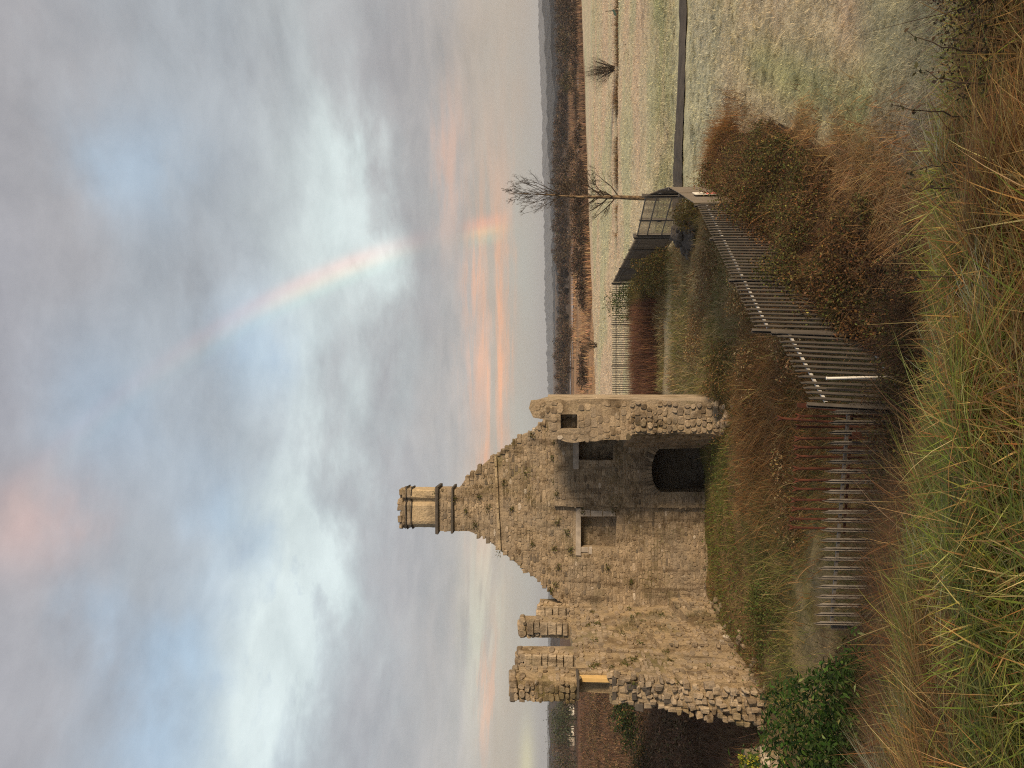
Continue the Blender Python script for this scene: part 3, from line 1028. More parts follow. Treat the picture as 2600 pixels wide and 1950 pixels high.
    for k in range(22):       # loose capping stones
        x = random.uniform(xl + 0.1, xr - 0.08); y = DG + random.uniform(-0.02, 0.75)
        z = g(1021, 1300)[1]; h = random.uniform(0.08, 0.2)
        me = bev_box('cap_stone', x - 0.13, x + 0.13, y - 0.1, y + 0.1, z - 0.02, z + h, 0.03, 0.03)
        link('cap_stone', me, M['stone'], base)

    # ---------------- left side wall: runs from the gable towards the viewer
    def XL(d): return -9.10 + (d - 23.9) * 0.0352
    u = Vector((XL(23.9) - XL(31.0), -7.1, 0)).normalized()      # along the wall, towards the viewer
    nrm = Vector((-u.y, u.x, 0)); nrm = nrm if nrm.x > 0 else -nrm
    o = Vector((XL(31.6), 31.6, 0))
    prof = [(31.6, -0.4), (31.6, 6.62), (30.9, 6.70), (30.75, 5.6), (29.6, 5.5), (29.55, 7.2), (29.3, 7.32), (29.0, 7.28), (28.9, 5.5), (26.5, 5.45), (26.4, 7.28), (25.85, 7.22),
            (25.75, 5.4), (24.78, 5.4), (24.72, 7.3), (24.2, 7.42), (23.68, 7.38), (23.55, 6.6), (23.68, 5.33), (24.25, 5.33), (24.25, 4.33), (23.85, 4.33), (23.68, 3.6), (23.45, 2.6),
            (23.2, 1.5), (22.9, 0.6), (22.7, -0.4)]
    uw = [((31.6 - d) / -u.y, z) for d, z in prof]
    side = slab('side_wall', rough(uw, 0.3, 0.05), o, u, (0, 0, 1), nrm, 0.62, M['mortar_sunlit'])
    clad(side, o, u, (0, 0, 1), nrm, uw, ch=(0.12, 0.24), wd=(0.18, 0.55), dep=(0.006, 0.05), skip=0.36, rot=0.14, pick=(0.2, 0.98))
    # viewer-facing broken ends
    for (d, z0, z1) in ((23.62, 5.42, 7.4), (29.0, 5.5, 7.25), (25.82, 5.4, 7.2)):
        oo = Vector((XL(d), d, 0)) + u * 0.035
        clad(side, oo, nrm, (0, 0, 1), u, [(-0.62, z0), (0.0, z0), (0.0, z1), (-0.62, z1)], ch=(0.12, 0.22), wd=(0.16, 0.34), dep=(0.02, 0.10), rot=0.2)
    # leaning lower masonry at the wall's foot and the buttress at its broken end
    for (d0, d1, z1, pr) in ((31.0, 28.6, 1.5, 0.35), (28.6, 26.2, 3.1, 0.20), (24.4, 23.3, 2.6, 0.20)):
        q = [((31.6 - d0) / -u.y, -0.4), ((31.6 - d1) / -u.y, -0.4), ((31.6 - d1) / -u.y - 0.05, z1 * 0.8), ((31.6 - d0) / -u.y + 0.1, z1)]
        b = slab('wall_foot', rough(q, 0.3, 0.05), o + nrm * pr, u, (0, 0, 1), nrm, pr - 0.004, M['mortar_sunlit'])
        clad(b, o + nrm * pr, u, (0, 0, 1), nrm, q, ch=(0.14, 0.26), wd=(0.2, 0.5), dep=(0.015, 0.07), skip=0.2, rot=0.15)
    # viewer-facing ends of the piers (quoins, sun on these faces put into their paler colour)
    ex = -nrm
    for d, z0, z1, wdt in ((30.72, 5.6, 6.62, 0.6), (28.97, 5.55, 7.1, 0.6), (25.82, 5.45, 7.1, 0.6)):
        oo = Vector((XL(d), d, 0)) + u * 0.02
        z = z0
        while z < z1 - 0.05:
            h = min(random.uniform(0.2, 0.34), z1 - z)
            w = wdt * random.uniform(0.55, 0.95)
            p0 = oo + ex * 0.01
            a = p0 + u * random.uniform(0.0, 0.05); b = p0 + ex * w
            me = MB().add(beam_data(p0 + Vector((0, 0, z + h / 2)) + u * 0.05, p0 + ex * w + Vector((0, 0, z + h / 2)) + u * 0.05, 0.22, h - 0.025)).mesh('quoin')
            bmq = bmesh.new(); bmq.from_mesh(me); bmesh.ops.bevel(bmq, geom=bmq.edges[:], offset=0.02, segments=1, affect='EDGES')
            for vv in bmq.verts: vv.co += Vector([random.uniform(-0.018, 0.018) for _ in range(3)])
            bmq.to_mesh(me); bmq.free()
            link('quoin', me, M['mortar_pale'], base)
            z += h
    # rough caps on the piers
    for d, z, s in ((30.9, 6.68, .22), (29.3, 7.3, .3), (29.1, 7.26, .25), (26.2, 7.28, .27), (25.95, 7.22, .22), (24.5, 7.36, .32), (24.1, 7.42, .34), (23.75, 7.38, .28)):
        for k in range(3):
            cxx = XL(d) - 0.1 - k * 0.2
            me = bev_box('cap_stone', cxx - s * 0.55, cxx + s * 0.55, d - s * 0.6, d + s * 0.6, z - 0.12, z + random.uniform(0.05, 0.16), 0.04, 0.04)
            link('cap_stone', me, M['stone'], base)
    # broken end: big dark stones set in thick pale mortar, stepping down
    endp = [(24.05, 4.33), (23.85, 4.33), (23.68, 3.6), (23.45, 2.6), (23.2, 1.5), (22.9, 0.6), (22.75, 0.0)]
    for i in range(len(endp) - 1):
        (d0, z0), (d1, z1) = endp[i], endp[i + 1]
        steps = max(2, int(abs(z0 - z1) / 0.17))
        for k in range(steps):
            t = (k + 0.5) / steps
            d, z = d0 + (d1 - d0) * t, z0 + (z1 - z0) * t
            for j in range(5):
                xx_ = XL(d) + 0.16 - j * 0.19 - random.uniform(0, 0.06) - max(0, (2.5 - z)) * 0.02 * j
                s = random.uniform(0.07, 0.17)
                xx_ += random.uniform(-0.08, 0.08); z_ = z + random.uniform(-0.07, 0.07)
                me = bev_box('end_stone', xx_ - s, xx_ + s * 0.3, d - random.uniform(0.02, 0.14), d + 0.15, z_ - random.uniform(0.06, 0.15), z_ + random.uniform(0.02, 0.1), 0.022, 0.04)
                link('end_stone', me, M['slate'] if random.random() < 0.22 and z > 2.4 else (M['mortar_pale'] if random.random() < 0.15 else M['stone']), base)
    # window in the broken end: timber jamb post, lintel, sill
    tb = P(1472, 1725, 24.0)
    me = bev_box('jamb_post', XL(24.0) - 0.17, XL(24.0) - 0.03, 23.98, 24.22, 4.345, 5.32, 0.008)
    link('timber_jamb', me, M['timber'], base)
    me = bev_box('sill', XL(24.0) - 0.62, XL(24.0) + 0.05, 23.75, 24.3, 4.18, 4.33, 0.02, 0.01); link('window_sill', me, M['slate'], base)
    me = bev_box('lintel', XL(24.0) - 0.55, XL(24.0) + 0.06, 23.62, 24.5, 5.325, 5.42, 0.015, 0.01); link('lintel', me, M['slate'], base)

    # ---------------- right wall stub, broken off towards the viewer
    DS = 28.0
    so = [(-0.62, -0.4), (-0.60, 2.0), (-0.56, 5.0), (-0.60, 6.9), (-0.85, 6.98), (-1.22, 6.82), (-1.30, 6.36), (-1.55, 6.30), (-2.02, 6.2), (-2.10, 5.3), (-2.03, 4.2), (-2.02, 3.42),
          (-1.80, 3.3), (-1.76, 1.8), (-1.80, 0.5), (-1.95, -0.4)]
    nic = [(-1.62, 5.25), (-1.10, 5.25), (-1.10, 5.85), (-1.62, 5.85)]
    stub = slab('wall_stub', rough(so, 0.3, 0.04), (0, DS, 0), U, W, N, 0.5, M['mortar'], [nic])
    slab('wall_stub_core', [(a, b) for a, b in [(-0.64, -0.4), (-0.60, 6.5), (-1.25, 6.4), (-1.98, 6.1), (-1.95, 3.45), (-1.74, 3.3), (-1.74, -0.4)]], (0, DS + 0.5, 0), U, W, N, 3.2, M['mortar'])
    low = [(a, b) for a, b in so if b < 3.45] 
    clad(stub, (0, DS, 0), U, W, N, [(-0.70, 3.3), (-0.66, 6.8), (-1.18, 6.7), (-1.26, 6.2), (-1.94, 6.1), (-2.0, 5.3), (-1.96, 3.3)], [nic], ch=(0.17, 0.28), wd=(0.24, 0.5), dep=(0.008, 0.035), fill=0.97, rot=0.03, pick=(0.5, 0.98))
    clad(stub, (0, DS, 0), U, W, N, [(-0.70, -0.3), (-0.68, 3.3), (-1.74, 3.3), (-1.78, -0.3)], ch=(0.14, 0.26), wd=(0.18, 0.36), dep=(0.03, 0.09), rot=0.22, pick=(0.05, 0.8))
    clad(stub, (0, DS + 0.5, 0), U, W, N, nic, ch=(0.14, 0.24), dep=(0.02, 0.1), pick=(0.05, 0.5))
    # splayed dressed jamb between stub and fireplace
    ja, jb = Vector((-1.80, DS + 0.05, 0)), Vector((-2.52, DG - 0.2, 0))
    ju = (ja - jb); jl = ju.length; ju.normalize(); jn = Vector((ju.y, -ju.x, 0))
    if jn.y > 0: jn = -jn
    spl = slab('splayed_jamb', [(0, -0.4), (jl, -0.4), (jl, 3.35), (0, 3.35)], jb, ju, (0, 0, 1), jn, 0.3, M['mortar'])
    clad(spl, jb, ju, (0, 0, 1), jn, [(0, -0.3), (jl, -0.3), (jl, 3.3), (0, 3.3)], ch=(0.24, 0.36), wd=(0.5, 1.1), dep=(0.01, 0.035), fill=0.97, skip=0.0, rot=0.01, pick=(0.05, 0.5))
    # outer face of the stub
    oa, ob = Vector((-0.60, DS, 0)), Vector((-0.44, 32.4, 0))
    ou = (ob - oa); ol = ou.length; ou.normalize(); on = Vector((ou.y, -ou.x, 0))
    if on.x < 0: on = -on
    of = slab('outer_face', rough([(0.02, -0.4), (ol, -0.4), (ol, 6.3), (2.6, 6.35), (0.3, 6.75), (0.02, 6.6)], 0.4, 0.02), oa, ou, (0, 0, 1), on, 0.25, M['mortar_pale'])
    # tumbled stones at the foot of the stub and of the side wall
    for k in range(12):
        x = random.uniform(-1.85, -0.7); t = random.random()
        d = 27.9 - t * 1.5; z = 0.5 * (1 - t) + random.uniform(-0.05, 0.1); s = random.uniform(0.08, 0.18)
        me = bev_box('fallen_stone', -s, s, -s * 0.8, s * 0.8, -s * 0.6, s * 0.6, 0.05, 0.05)
        q = link('fallen_stone', me, M['stone'], base)
        q.matrix_basis = Matrix.Translation((x, d, z)) @ Matrix.Rotation(random.uniform(0, 6.3), 4, 'Z') @ Matrix.Rotation(random.uniform(-0.5, 0.5), 4, 'X')
    for k in range(16):
        t = random.random(); d = 30 - t * 7.5; out_ = random.uniform(0.1, 0.75)
        x = XL(d) + out_ + 0.2; z = 0.12 * (1 - out_ / 0.8) + random.uniform(-0.1, 0.05); s = random.uniform(0.07, 0.15)
        me = bev_box('fallen_stone', -s, s, -s * 0.8, s * 0.8, -s * 0.6, s * 0.6, 0.05, 0.05)
        q = link('fallen_stone', me, M['stone'], base)
        q.matrix_basis = Matrix.Translation((x, d, z)) @ Matrix.Rotation(random.uniform(0, 6.3), 4, 'Z') @ Matrix.Rotation(random.uniform(-0.5, 0.5), 4, 'X')
    # stones along the gable slopes
    sl = [q for q in [(1405, 1514), (1375, 1478), (1340, 1452), (1295, 1415), (1262, 1388), (1228, 1365), (1205, 1352)]]
    sr = [q for q in [(1170, 1232), (1198, 1206), (1222, 1183), (1250, 1162), (1282, 1140), (1325, 1107), (1347, 1099), (1380, 1069)]]
    for path in (sl, sr):
        for i in range(len(path) - 1):
            a, b = P(*path[i], DG), P(*path[i + 1], DG)
            n_ = int((b - a).length / 0.19)
            for k in range(n_):
                p = a.lerp(b, (k + random.random()) / n_); s = random.uniform(0.05, 0.19)
                me = bev_box('coping_stone', p.x - s, p.x + s, DG - random.uniform(0.02, 0.07), DG + 0.55, p.z - 0.13, p.z + random.uniform(-0.05, 0.05), 0.012, 0.02)
                link('coping_stone', me, M['stone'], base)

    # little ferns and grass tufts rooted in the joints
    tufts = [(1405, 1120), (1402, 1160), (1404, 1215), (1410, 1255), (1412, 1330), (1408, 1390), (1415, 1440), (1408, 1480), (1398, 1500), (1180, 1300), (1205, 1330), (1215, 1265), (1150, 1268), (1240, 1290), (1275, 1225),
             (1300, 1290), (1330, 1200), (1350, 1380), (1440, 1350), (1450, 1400), (1480, 1300), (1560, 1300), (1350, 1105), (1395, 1060), (1540, 1440), (1600, 1480), (1110, 1255), (1268, 1408), (1380, 1030)]
    for k, (v_, y_) in enumerate(tufts):
        p = P(v_ + random.uniform(-3, 3), y_ + random.uniform(-4, 4), DG - 0.06 - (0.17 if (y_ < 1285 and v_ > 1408) else 0))
        n_ = 40
        q = np.column_stack([p.x + RNG.normal(0, 0.09, n_), p.y + RNG.normal(0, 0.02, n_) - 0.02, p.z + RNG.normal(0, 0.06, n_)])
        tag(link('fern_tuft', np_mesh('fern_tuft', *leaves(q, RNG.uniform(0.05, 0.10, n_), RNG.uniform(0.025, 0.05, n_), pal(n_, [(0.07, 0.09, 0.018), (0.10, 0.10, 0.03), (0.14, 0.11, 0.04)]), 0.2, 0.5)), M['veg'], base), kind='stuff')
    for k in range(26):
        d = random.uniform(23.4, 30.5); z = random.uniform(0.6, 5.2); n_ = 36
        q = np.column_stack([XL(d) + 0.05 + RNG.normal(0, 0.02, n_), d + RNG.normal(0, 0.12, n_), z + RNG.normal(0, 0.07, n_)])
        tag(link('fern_tuft', np_mesh('fern_tuft', *leaves(q, RNG.uniform(0.05, 0.10, n_), RNG.uniform(0.025, 0.05, n_), pal(n_, [(0.07, 0.09, 0.018), (0.10, 0.10, 0.03), (0.14, 0.11, 0.04)]), 0.2, 0.5)), M['veg'], base), kind='stuff')

    # ---------------- link the stones: the largest singly, the rest joined
    stones.sort(key=lambda s: -s[1])
    for m, _, k, part, _r in stones[:300]:
        o_ = bpy.data.objects.new('stone', meshes[k]); COL.objects.link(o_)
        o_.parent = part; o_.matrix_basis = m
    V, Fq, rv = [], [], []
    bm_v = []; bm_f = []; rnd = []
    for m, _, k, part, r_ in stones[300:]:
        v, f = shapes[k]; n0 = len(bm_v)
        bm_v += [tuple(m @ Vector(p)) for p in v]; bm_f += [tuple(i + n0 for i in q) for q in f]
        rnd += [r_] * len(v)
    me = py_mesh('stones', bm_v, bm_f)
    at = me.attributes.new('rnd', 'FLOAT', 'POINT'); at.data.foreach_set('value', rnd)
    tag(link('small_stones', me, M['stone_a'], base), kind='stuff')
    print('stones', len(stones))
    return base


ruin()


# ================================================================== fences
def pale_mesh(name, H, w=0.068, mat=None, tip='triple'):
    """cold-rolled W-section pale with a pointed head, closed shell"""
    prof = [(-w / 2, 0.010), (-w * 0.26, -0.012), (0, 0.012), (w * 0.26, -0.012), (w / 2, 0.010)]
    th = 0.004
    ring = [(x, y - th) for x, y in prof] + [(x, y + th) for x, y in reversed(prof)]
    n = len(ring)
    tops = {'triple': [0.045, 0.10, 0.13, 0.10, 0.045], 'point': [0.0, 0.07, 0.13, 0.07, 0.0]}[tip]
    tz = tops + list(reversed(tops))
    v = [(x, y, 0.0) for x, y in ring] + [(x, y, H - 0.15) for x, y in ring] + [(x * (0.75 if abs(x) > 0.02 else 1), y, H - 0.15 + tz[i]) for i, (x, y) in enumerate(ring)]
    f = []
    for r_ in range(2):
        for i in range(n):
            j = (i + 1) % n
            f.append((r_ * n + i, r_ * n + j, (r_ + 1) * n + j, (r_ + 1) * n + i))
    for i in range(4):
        f.append((2 * n + i, 2 * n + i + 1, 2 * n + n - 2 - i, 2 * n + n - 1 - i))
    me = py_mesh(name, v, f); me.materials.append(mat)
    return me


def post_mesh(name, H, mat, w=0.10, dpt=0.055):
    m = MB()
    m.add(box_data(-w / 2, w / 2, -dpt / 2, -dpt / 2 + 0.008, 0, H))
    m.add(box_data(-w / 2, w / 2, dpt / 2 - 0.008, dpt / 2, 0, H))
    m.add(box_data(-0.004, 0.004, -dpt / 2 + 0.009, dpt / 2 - 0.009, 0, H))
    me = m.mesh(name); me.materials.append(mat)
    return me


def fence_run(parent, a, b, H, pitch, pm, postm, rail_mat, lean=(0.0, 0.0), bays=1, rails=(0.32, -0.30), z0=None, side=1, jit=0.01, rail_w=0.034):
    """pales, posts and two rails between ground points a and b; side = where the rails sit"""
    a, b = Vector((*a, 0)), Vector((*b, 0)); t = (b - a); L = t.length; t.normalize()
    s = Vector((-t.y, t.x, 0)) * side
    n = int(L / pitch)
    def base_z(p): return hz(p.x, p.y) - 0.05 if z0 is None else z0
    Z = lambda f: (z0 if z0 is not None else 0.0)
    def tilt(p, le, z):
        zv = Vector((t.x * le, t.y * le, 1)).normalized(); xv = -Vector((t.x, t.y, -le)).normalized(); yv = zv.cross(xv)
        return Matrix(((xv.x, yv.x, zv.x, p.x), (xv.y, yv.y, zv.y, p.y), (xv.z, yv.z, zv.z, z), (0, 0, 0, 1)))
    for i in range(n):
        f = (i + 0.5) / n
        p = a.lerp(b, f); le = lean[0] * (1 - f) + lean[1] * f + random.uniform(-jit, jit)
        M4 = tilt(p, le, Z(f))
        o = bpy.data.objects.new('pale', pm); COL.objects.link(o); adopt(o, parent); o.matrix_basis = M4
    for i in range(bays + 1):
        f = i / bays; p = a.lerp(b, f) + s * 0.07; le = lean[0] * (1 - f) + lean[1] * f
        M4 = tilt(p, le, Z(f))
        o = bpy.data.objects.new('post', postm); COL.objects.link(o); adopt(o, parent); o.matrix_basis = M4
    for i in range(bays):
        for r_ in rails:
            z = r_ if r_ > 0 else H + r_
            f0, f1 = i / bays, (i + 1) / bays
            l0, l1 = [(lean[0] * (1 - f) + lean[1] * f) * z for f in (f0, f1)]
            p0 = a.lerp(b, f0) + t * (l0 + 0.06) + s * 0.036 + Vector((0, 0, z + Z(f0)))
            p1 = a.lerp(b, f1) + t * (l1 - 0.06) + s * 0.036 + Vector((0, 0, z + Z(f1)))
            m = MB().add(beam_data(p0, p1, rail_w, 0.006)).add(beam_data(p0 - s * (rail_w / 2 - 0.003) - Vector((0, 0, 0.026)), p1 - s * (rail_w / 2 - 0.003) - Vector((0, 0, 0.026)), 0.006, 0.045))
            link('rail', m.mesh('rail'), rail_mat, parent)


H_F = 2.05
pale_grey = pale_mesh('pale', H_F, 0.074, M['steel'])
post_grey = post_mesh('post', H_F + 0.02, M['steel_dark'])
A0, A1, A2, A3 = (-0.38, 13.65), (5.2, 22.4), (6.2, 25.2), (6.95, 27.4)
f1 = thing('palisade_fence', 'grey steel palisade fence slanting away beside the brambles towards the red and white sign', 'fence', (A0[0], A0[1], 0))
fence_run(f1, (-0.42, 13.58), (1.0, 15.80), H_F, 0.185, pale_grey, post_grey, M['galv_bright'], lean=(0.10, 0.09), bays=1, z0=-0.36, jit=0.02)
fence_run(f1, (1.08, 15.93), (2.41, 18.02), H_F, 0.178, pale_grey, post_grey, M['galv_bright'], lean=(0.07, 0.05), bays=1)
fence_run(f1, (2.41, 18.02), A1, H_F, 0.178, pale_grey, post_grey, M['galv_bright'], lean=(0.05, 0.0), bays=2)


def sheet_panel(parent, a, b, H, off=0.0):
    a, b = Vector((*a, 0)), Vector((*b, 0)); t = (b - a); L = t.length; t.normalize(); s = Vector((t.y, -t.x, 0))
    nb = 10; v = []; f = []
    for k in range(nb + 1):
        p = a + t * (L * k / nb) + s * (0.012 if k % 2 else 0.0)
        for q in (p, p - s * 0.02):
            v += [tuple(q), (q.x, q.y, H)]
    for k in range(nb):
        i = k * 4; j = i + 4
        f += [(i, j, j + 1, i + 1), (i + 3, j + 3, j + 2, i + 2), (i + 1, j + 1, j + 3, i + 3)]
    f += [(0, 1, 3, 2), (nb * 4, nb * 4 + 2, nb * 4 + 3, nb * 4 + 1)]
    link('sheet_panel', py_mesh('sheet_panel', v, f), M['sheet'], parent)


def lone_post(parent, x, y, H, w=0.09, mat=None):
    link('post', bev_box('post', x - w / 2, x + w / 2, y - w / 2, y + w / 2, 0, H, 0.006), mat or M['steel_dark'], parent)


f2 = thing('sheet_metal_fence', 'two plain grey sheet-metal fence panels carrying the red and white sign', 'fence', (A1[0], A1[1], 0))
sheet_panel(f2, (A1[0] + 0.06, A1[1] + 0.16), (A2[0] - 0.02, A2[1] - 0.05), H_F)
sheet_panel(f2, (A2[0] + 0.02, A2[1] + 0.05), A3, H_F)
for p in (A2, A3):
    lone_post(f2, p[0] - 0.08, p[1], H_F + 0.02)

# the warning sign on the sheet panels
sg = thing('warning_sign', 'small rectangular sign, white upper half and red lower half, on grey sheet fence', 'sign', (6.0, 24.2, 1.2))
ta = (Vector((*A2, 0)) - Vector((*A1, 0))).normalized(); sa = Vector((ta.y, -ta.x, 0))
def on_panel(s_, z, off):
    p = Vector((*A1, 0)) + ta * s_ + sa * off; return Vector((p.x, p.y, z))
def plate(name, s0, s1, z0, z1, o0, o1, mat):
    v = [on_panel(s_, z, o) for o in (o0, o1) for s_, z in ((s0, z0), (s1, z0), (s1, z1), (s0, z1))]
    link(name, py_mesh(name, v, [(3, 2, 1, 0), (4, 5, 6, 7), (0, 1, 5, 4), (1, 2, 6, 5), (2, 3, 7, 6), (3, 0, 4, 7)]), mat, sg)
s0, s1 = 1.75, 2.35
plate('backing_plate', s0, s1, 1.02, 1.74, 0.055, 0.075, M['white'])
plate('white_half', s0 + 0.02, s1 - 0.02, 1.40, 1.72, 0.076, 0.079, M['white'])
plate('red_half', s0 + 0.02, s1 - 0.02, 1.04, 1.385, 0.076, 0.079, M['red'])
for k, (z, e) in enumerate(((1.315, 0.05), (1.245, 0.09), (1.175, 0.06), (1.105, 0.14))):
    plate('text_line', s0 + e, s1 - e, z - 0.018, z + 0.018, 0.080, 0.082, M['pink'])
plate('grey_symbol', s0 + 0.2, s1 - 0.2, 1.47, 1.64, 0.080, 0.082, M['galv_bright'])

G0, G1 = (8.46, 34.8), (7.35, 38.4)
f3 = thing('palisade_fence', 'short grey fence run between the sheet panels and the gate', 'fence', (A3[0], A3[1], 0))
pale_far = pale_mesh('pale', 2.0, 0.062, M['steel'])
post_far = post_mesh('post', 2.05, M['steel_dark'])
sheet_panel(f3, A3, (7.55, 30.2), H_F)
fence_run(f3, (7.58, 30.35), (8.4, 34.5), 2.0, 0.15, pale_far, post_far, M['galv'], bays=2)
f4 = thing('palisade_fence', 'grey palisade fence running back from the gate behind olive scrub', 'fence', (G1[0], G1[1], 0))
fence_run(f4, (7.33, 38.7), (7.0, 53.0), 2.0, 0.165, pale_far, post_far, M['steel'], bays=5)
f5 = thing('palisade_fence', 'far dark railing fence with open bars against the frosty field', 'fence', (7.0, 53.0, 0))
pale_thin = pale_mesh('pale', 2.05, 0.050, M['steel_dark'])
fence_run(f5, (6.9, 53.15), (-1.6, 53.3), 2.05, 0.150, pale_thin, post_far, M['steel_dark'], bays=3)

# double gate
gt = thing('double_gate', 'grey metal double gate of close vertical bars with heavy post at its left end', 'gate', (7.9, 36.6, 0))
ga, gb = Vector((*G0, 0)), Vector((*G1, 0)); gv = (gb - ga); gl = gv.length; gv.normalize()
bar = MB().add(box_data(-0.014, 0.014, -0.014, 0.014, 0.14, 1.96)).mesh('bar'); bar.materials.append(M['steel'])
for lf, (x0, x1) in enumerate(((0.15, 2.15), (2.25, gl - 0.12))):
    for z in (0.16, 0.75, 1.45, 1.93):
        link('gate_rail', MB().add(beam_data(ga + gv * x0 + Vector((0, 0, z)), ga + gv * x1 + Vector((0, 0, z)), 0.05, 0.05)).mesh('gate_rail'), M['galv'], gt)
    for x_ in (x0, x1):
        link('gate_stile', MB().add(beam_data(ga + gv * x_ + Vector((0, 0, 0.12)), ga + gv * x_ + Vector((0, 0, 2.0)), 0.06, 0.06)).mesh('gate_stile'), M['galv'], gt)
    nb = int((x1 - x0) / 0.105)
    for k in range(1, nb):
        o = bpy.data.objects.new('bar', bar); COL.objects.link(o); adopt(o, gt)
        p = ga + gv * (x0 + (x1 - x0) * k / nb); o.matrix_basis = Matrix.Translation(p)
for x_, w in ((0.0, 0.14), (gl, 0.20)):
    p = ga + gv * x_
    link('gate_post', bev_box('gate_post', p.x - w / 2, p.x + w / 2, p.y - w / 2, p.y + w / 2, 0, 2.12, 0.008), M['steel_dark'], gt)
link('latch_box', bev_box('latch_box', 7.72, 7.84, 36.85, 37.0, 0.95, 1.15, 0.01), M['steel_dark'], gt)

# low galvanised railing with a rusted one behind it, down in the dip
f6 = thing('low_railing', 'low pale galvanised railing with pointed pales half sunk in brambles', 'railing', (-2.4, 14.9, 0))
pale_low = pale_mesh('pale', 1.75, 0.082, M['galv'], 'point')
fence_run(f6, (-0.42, 14.35), (-4.75, 15.25), 1.75, 0.187, pale_low, post_mesh('post', 1.35, M['galv']), M['galv'], bays=2, rails=(-0.36,), z0=-0.62, side=-1, jit=0.012, rail_w=0.05)
f7 = thing('rusty_railing', 'row of rust-red iron rails with forked tips behind the low pale railing', 'railing', (-1.7, 15.4, 0))
def fork(name, H):
    m = MB().add(tube_data([(0, 0, 0), (0, 0, H - 0.1)], [0.025, 0.025], 6))
    for s_ in (-1, 1):
        m.add(tube_data([(0, 0, H - 0.12), (s_ * 0.02, 0, H - 0.06), (s_ * 0.055, 0, H)], [0.022, 0.03, 0.004], 5))
    me = m.mesh(name); me.materials.append(M['rust']); return me
forkm = fork('rail_bar', 2.15)
for k in range(12):
    f = k / 11; x_ = -0.62 - 2.25 * f; y_ = 15.05 + 0.40 * f
    o = bpy.data.objects.new('forked_bar', forkm); COL.objects.link(o); adopt(o, f7)
    o.matrix_basis = Matrix.Translation((x_, y_, -0.62 - 0.06 * random.random())) @ Matrix.Rotation(random.uniform(-0.02, 0.02), 4, 'Y')
big = fork('rail_bar_big', 2.4); big2 = MB().add(beam_data((0, 0.03, 0.4), (0, 0.03, 2.0), 0.09, 0.02, (0, 1, 0))).mesh('stay'); big2.materials.append(M['rust'])
for me_, nm, x_, tlt in ((big, 'forked_post', -0.82, -0.07), (big2, 'stay_bar', -0.60, -0.10)):
    o = bpy.data.objects.new(nm, me_); COL.objects.link(o); adopt(o, f7)
    o.matrix_basis = Matrix.Translation((x_, 14.95, -0.5)) @ Matrix.Rotation(-tlt, 4, 'Y')
for z in (0.35, 1.02):
    link('rusty_rail', MB().add(beam_data((-0.5, 15.07, z - 0.6), (-2.95, 15.5, z - 0.6), 0.02, 0.05)).mesh('rusty_rail'), M['rust'], f7)
o = thing('rusty_box', 'rust-brown metal plate fixed low between the pale pales', 'plate', (-0.95, 14.5, 0.55))
link('plate', bev_box('plate', -1.02, -0.88, 14.40, 14.44, 0.50, 0.68, 0.008), M['rust'], o)
link('strap', bev_box('strap', -1.06, -0.84, 14.385, 14.399, 0.60, 0.62, 0.003), M['rust'], o)
o = thing('white_pole', 'short white plastic marker pole standing against the grey palisade', 'pole', (0.1, 13.9, 0))
link('tube', MB().add(tube_data([(0.12, 13.88, 0.15), (0.115, 13.90, 0.7), (0.10, 13.92, 1.30)], [0.024, 0.024, 0.023], 10)).mesh('tube', True), M['white'], o)
link('cap', MB().add(tube_data([(0.10, 13.92, 1.301), (0.0995, 13.921, 1.32)], [0.030, 0.028], 10)).mesh('cap', True), M['white'], o)

# heap of dark rubble inside the gate
hp = thing('rubble_heap', 'heap of dark earth and stones just inside the metal gate', 'rubble', (6.7, 34.5, 0))
for k in range(70):
    a = random.uniform(0, 6.283); r_ = random.random() ** 0.7
    x_ = 6.55 + math.cos(a) * r_ * 1.0; y_ = 34.3 + math.sin(a) * r_ * 1.2
    z_ = 0.75 * (1 - r_ ** 1.6) + random.uniform(-0.08, 0.08); s_ = random.uniform(0.08, 0.22)
    o = link('heap_stone', bev_box('heap_stone', -s_, s_, -s_ * 0.8, s_ * 0.8, -s_ * 0.6, s_ * 0.6, 0.05, 0.04), M['slate'], hp)
    o.matrix_basis = Matrix.Translation((x_, y_, z_)) @ Matrix.Rotation(random.uniform(0, 6), 4, 'Z') @ Matrix.Rotation(random.uniform(-.6, .6), 4, 'X')
hv = [(6.55, 34.3, 0.72)]; hf = []
for r_ in range(1, 4):
    for k in range(14):
        a = 2 * math.pi * k / 14; rr_ = r_ / 3 * random.uniform(0.9, 1.12)
        hv.append((6.55 + math.cos(a) * rr_ * 1.1, 34.3 + math.sin(a) * rr_ * 1.35, 0.72 * (1 - (r_ / 3) ** 1.6) - 0.06 * (r_ == 3)))
for k in range(14):
    hf.append((0, 1 + k, 1 + (k + 1) % 14))
    for r_ in range(2):
        hf.append((1 + r_ * 14 + k, 1 + (r_ + 1) * 14 + k, 1 + (r_ + 1) * 14 + (k + 1) % 14, 1 + r_ * 14 + (k + 1) % 14))
link('earth_core', py_mesh('earth_core', hv, hf, True), M['slate'], hp)

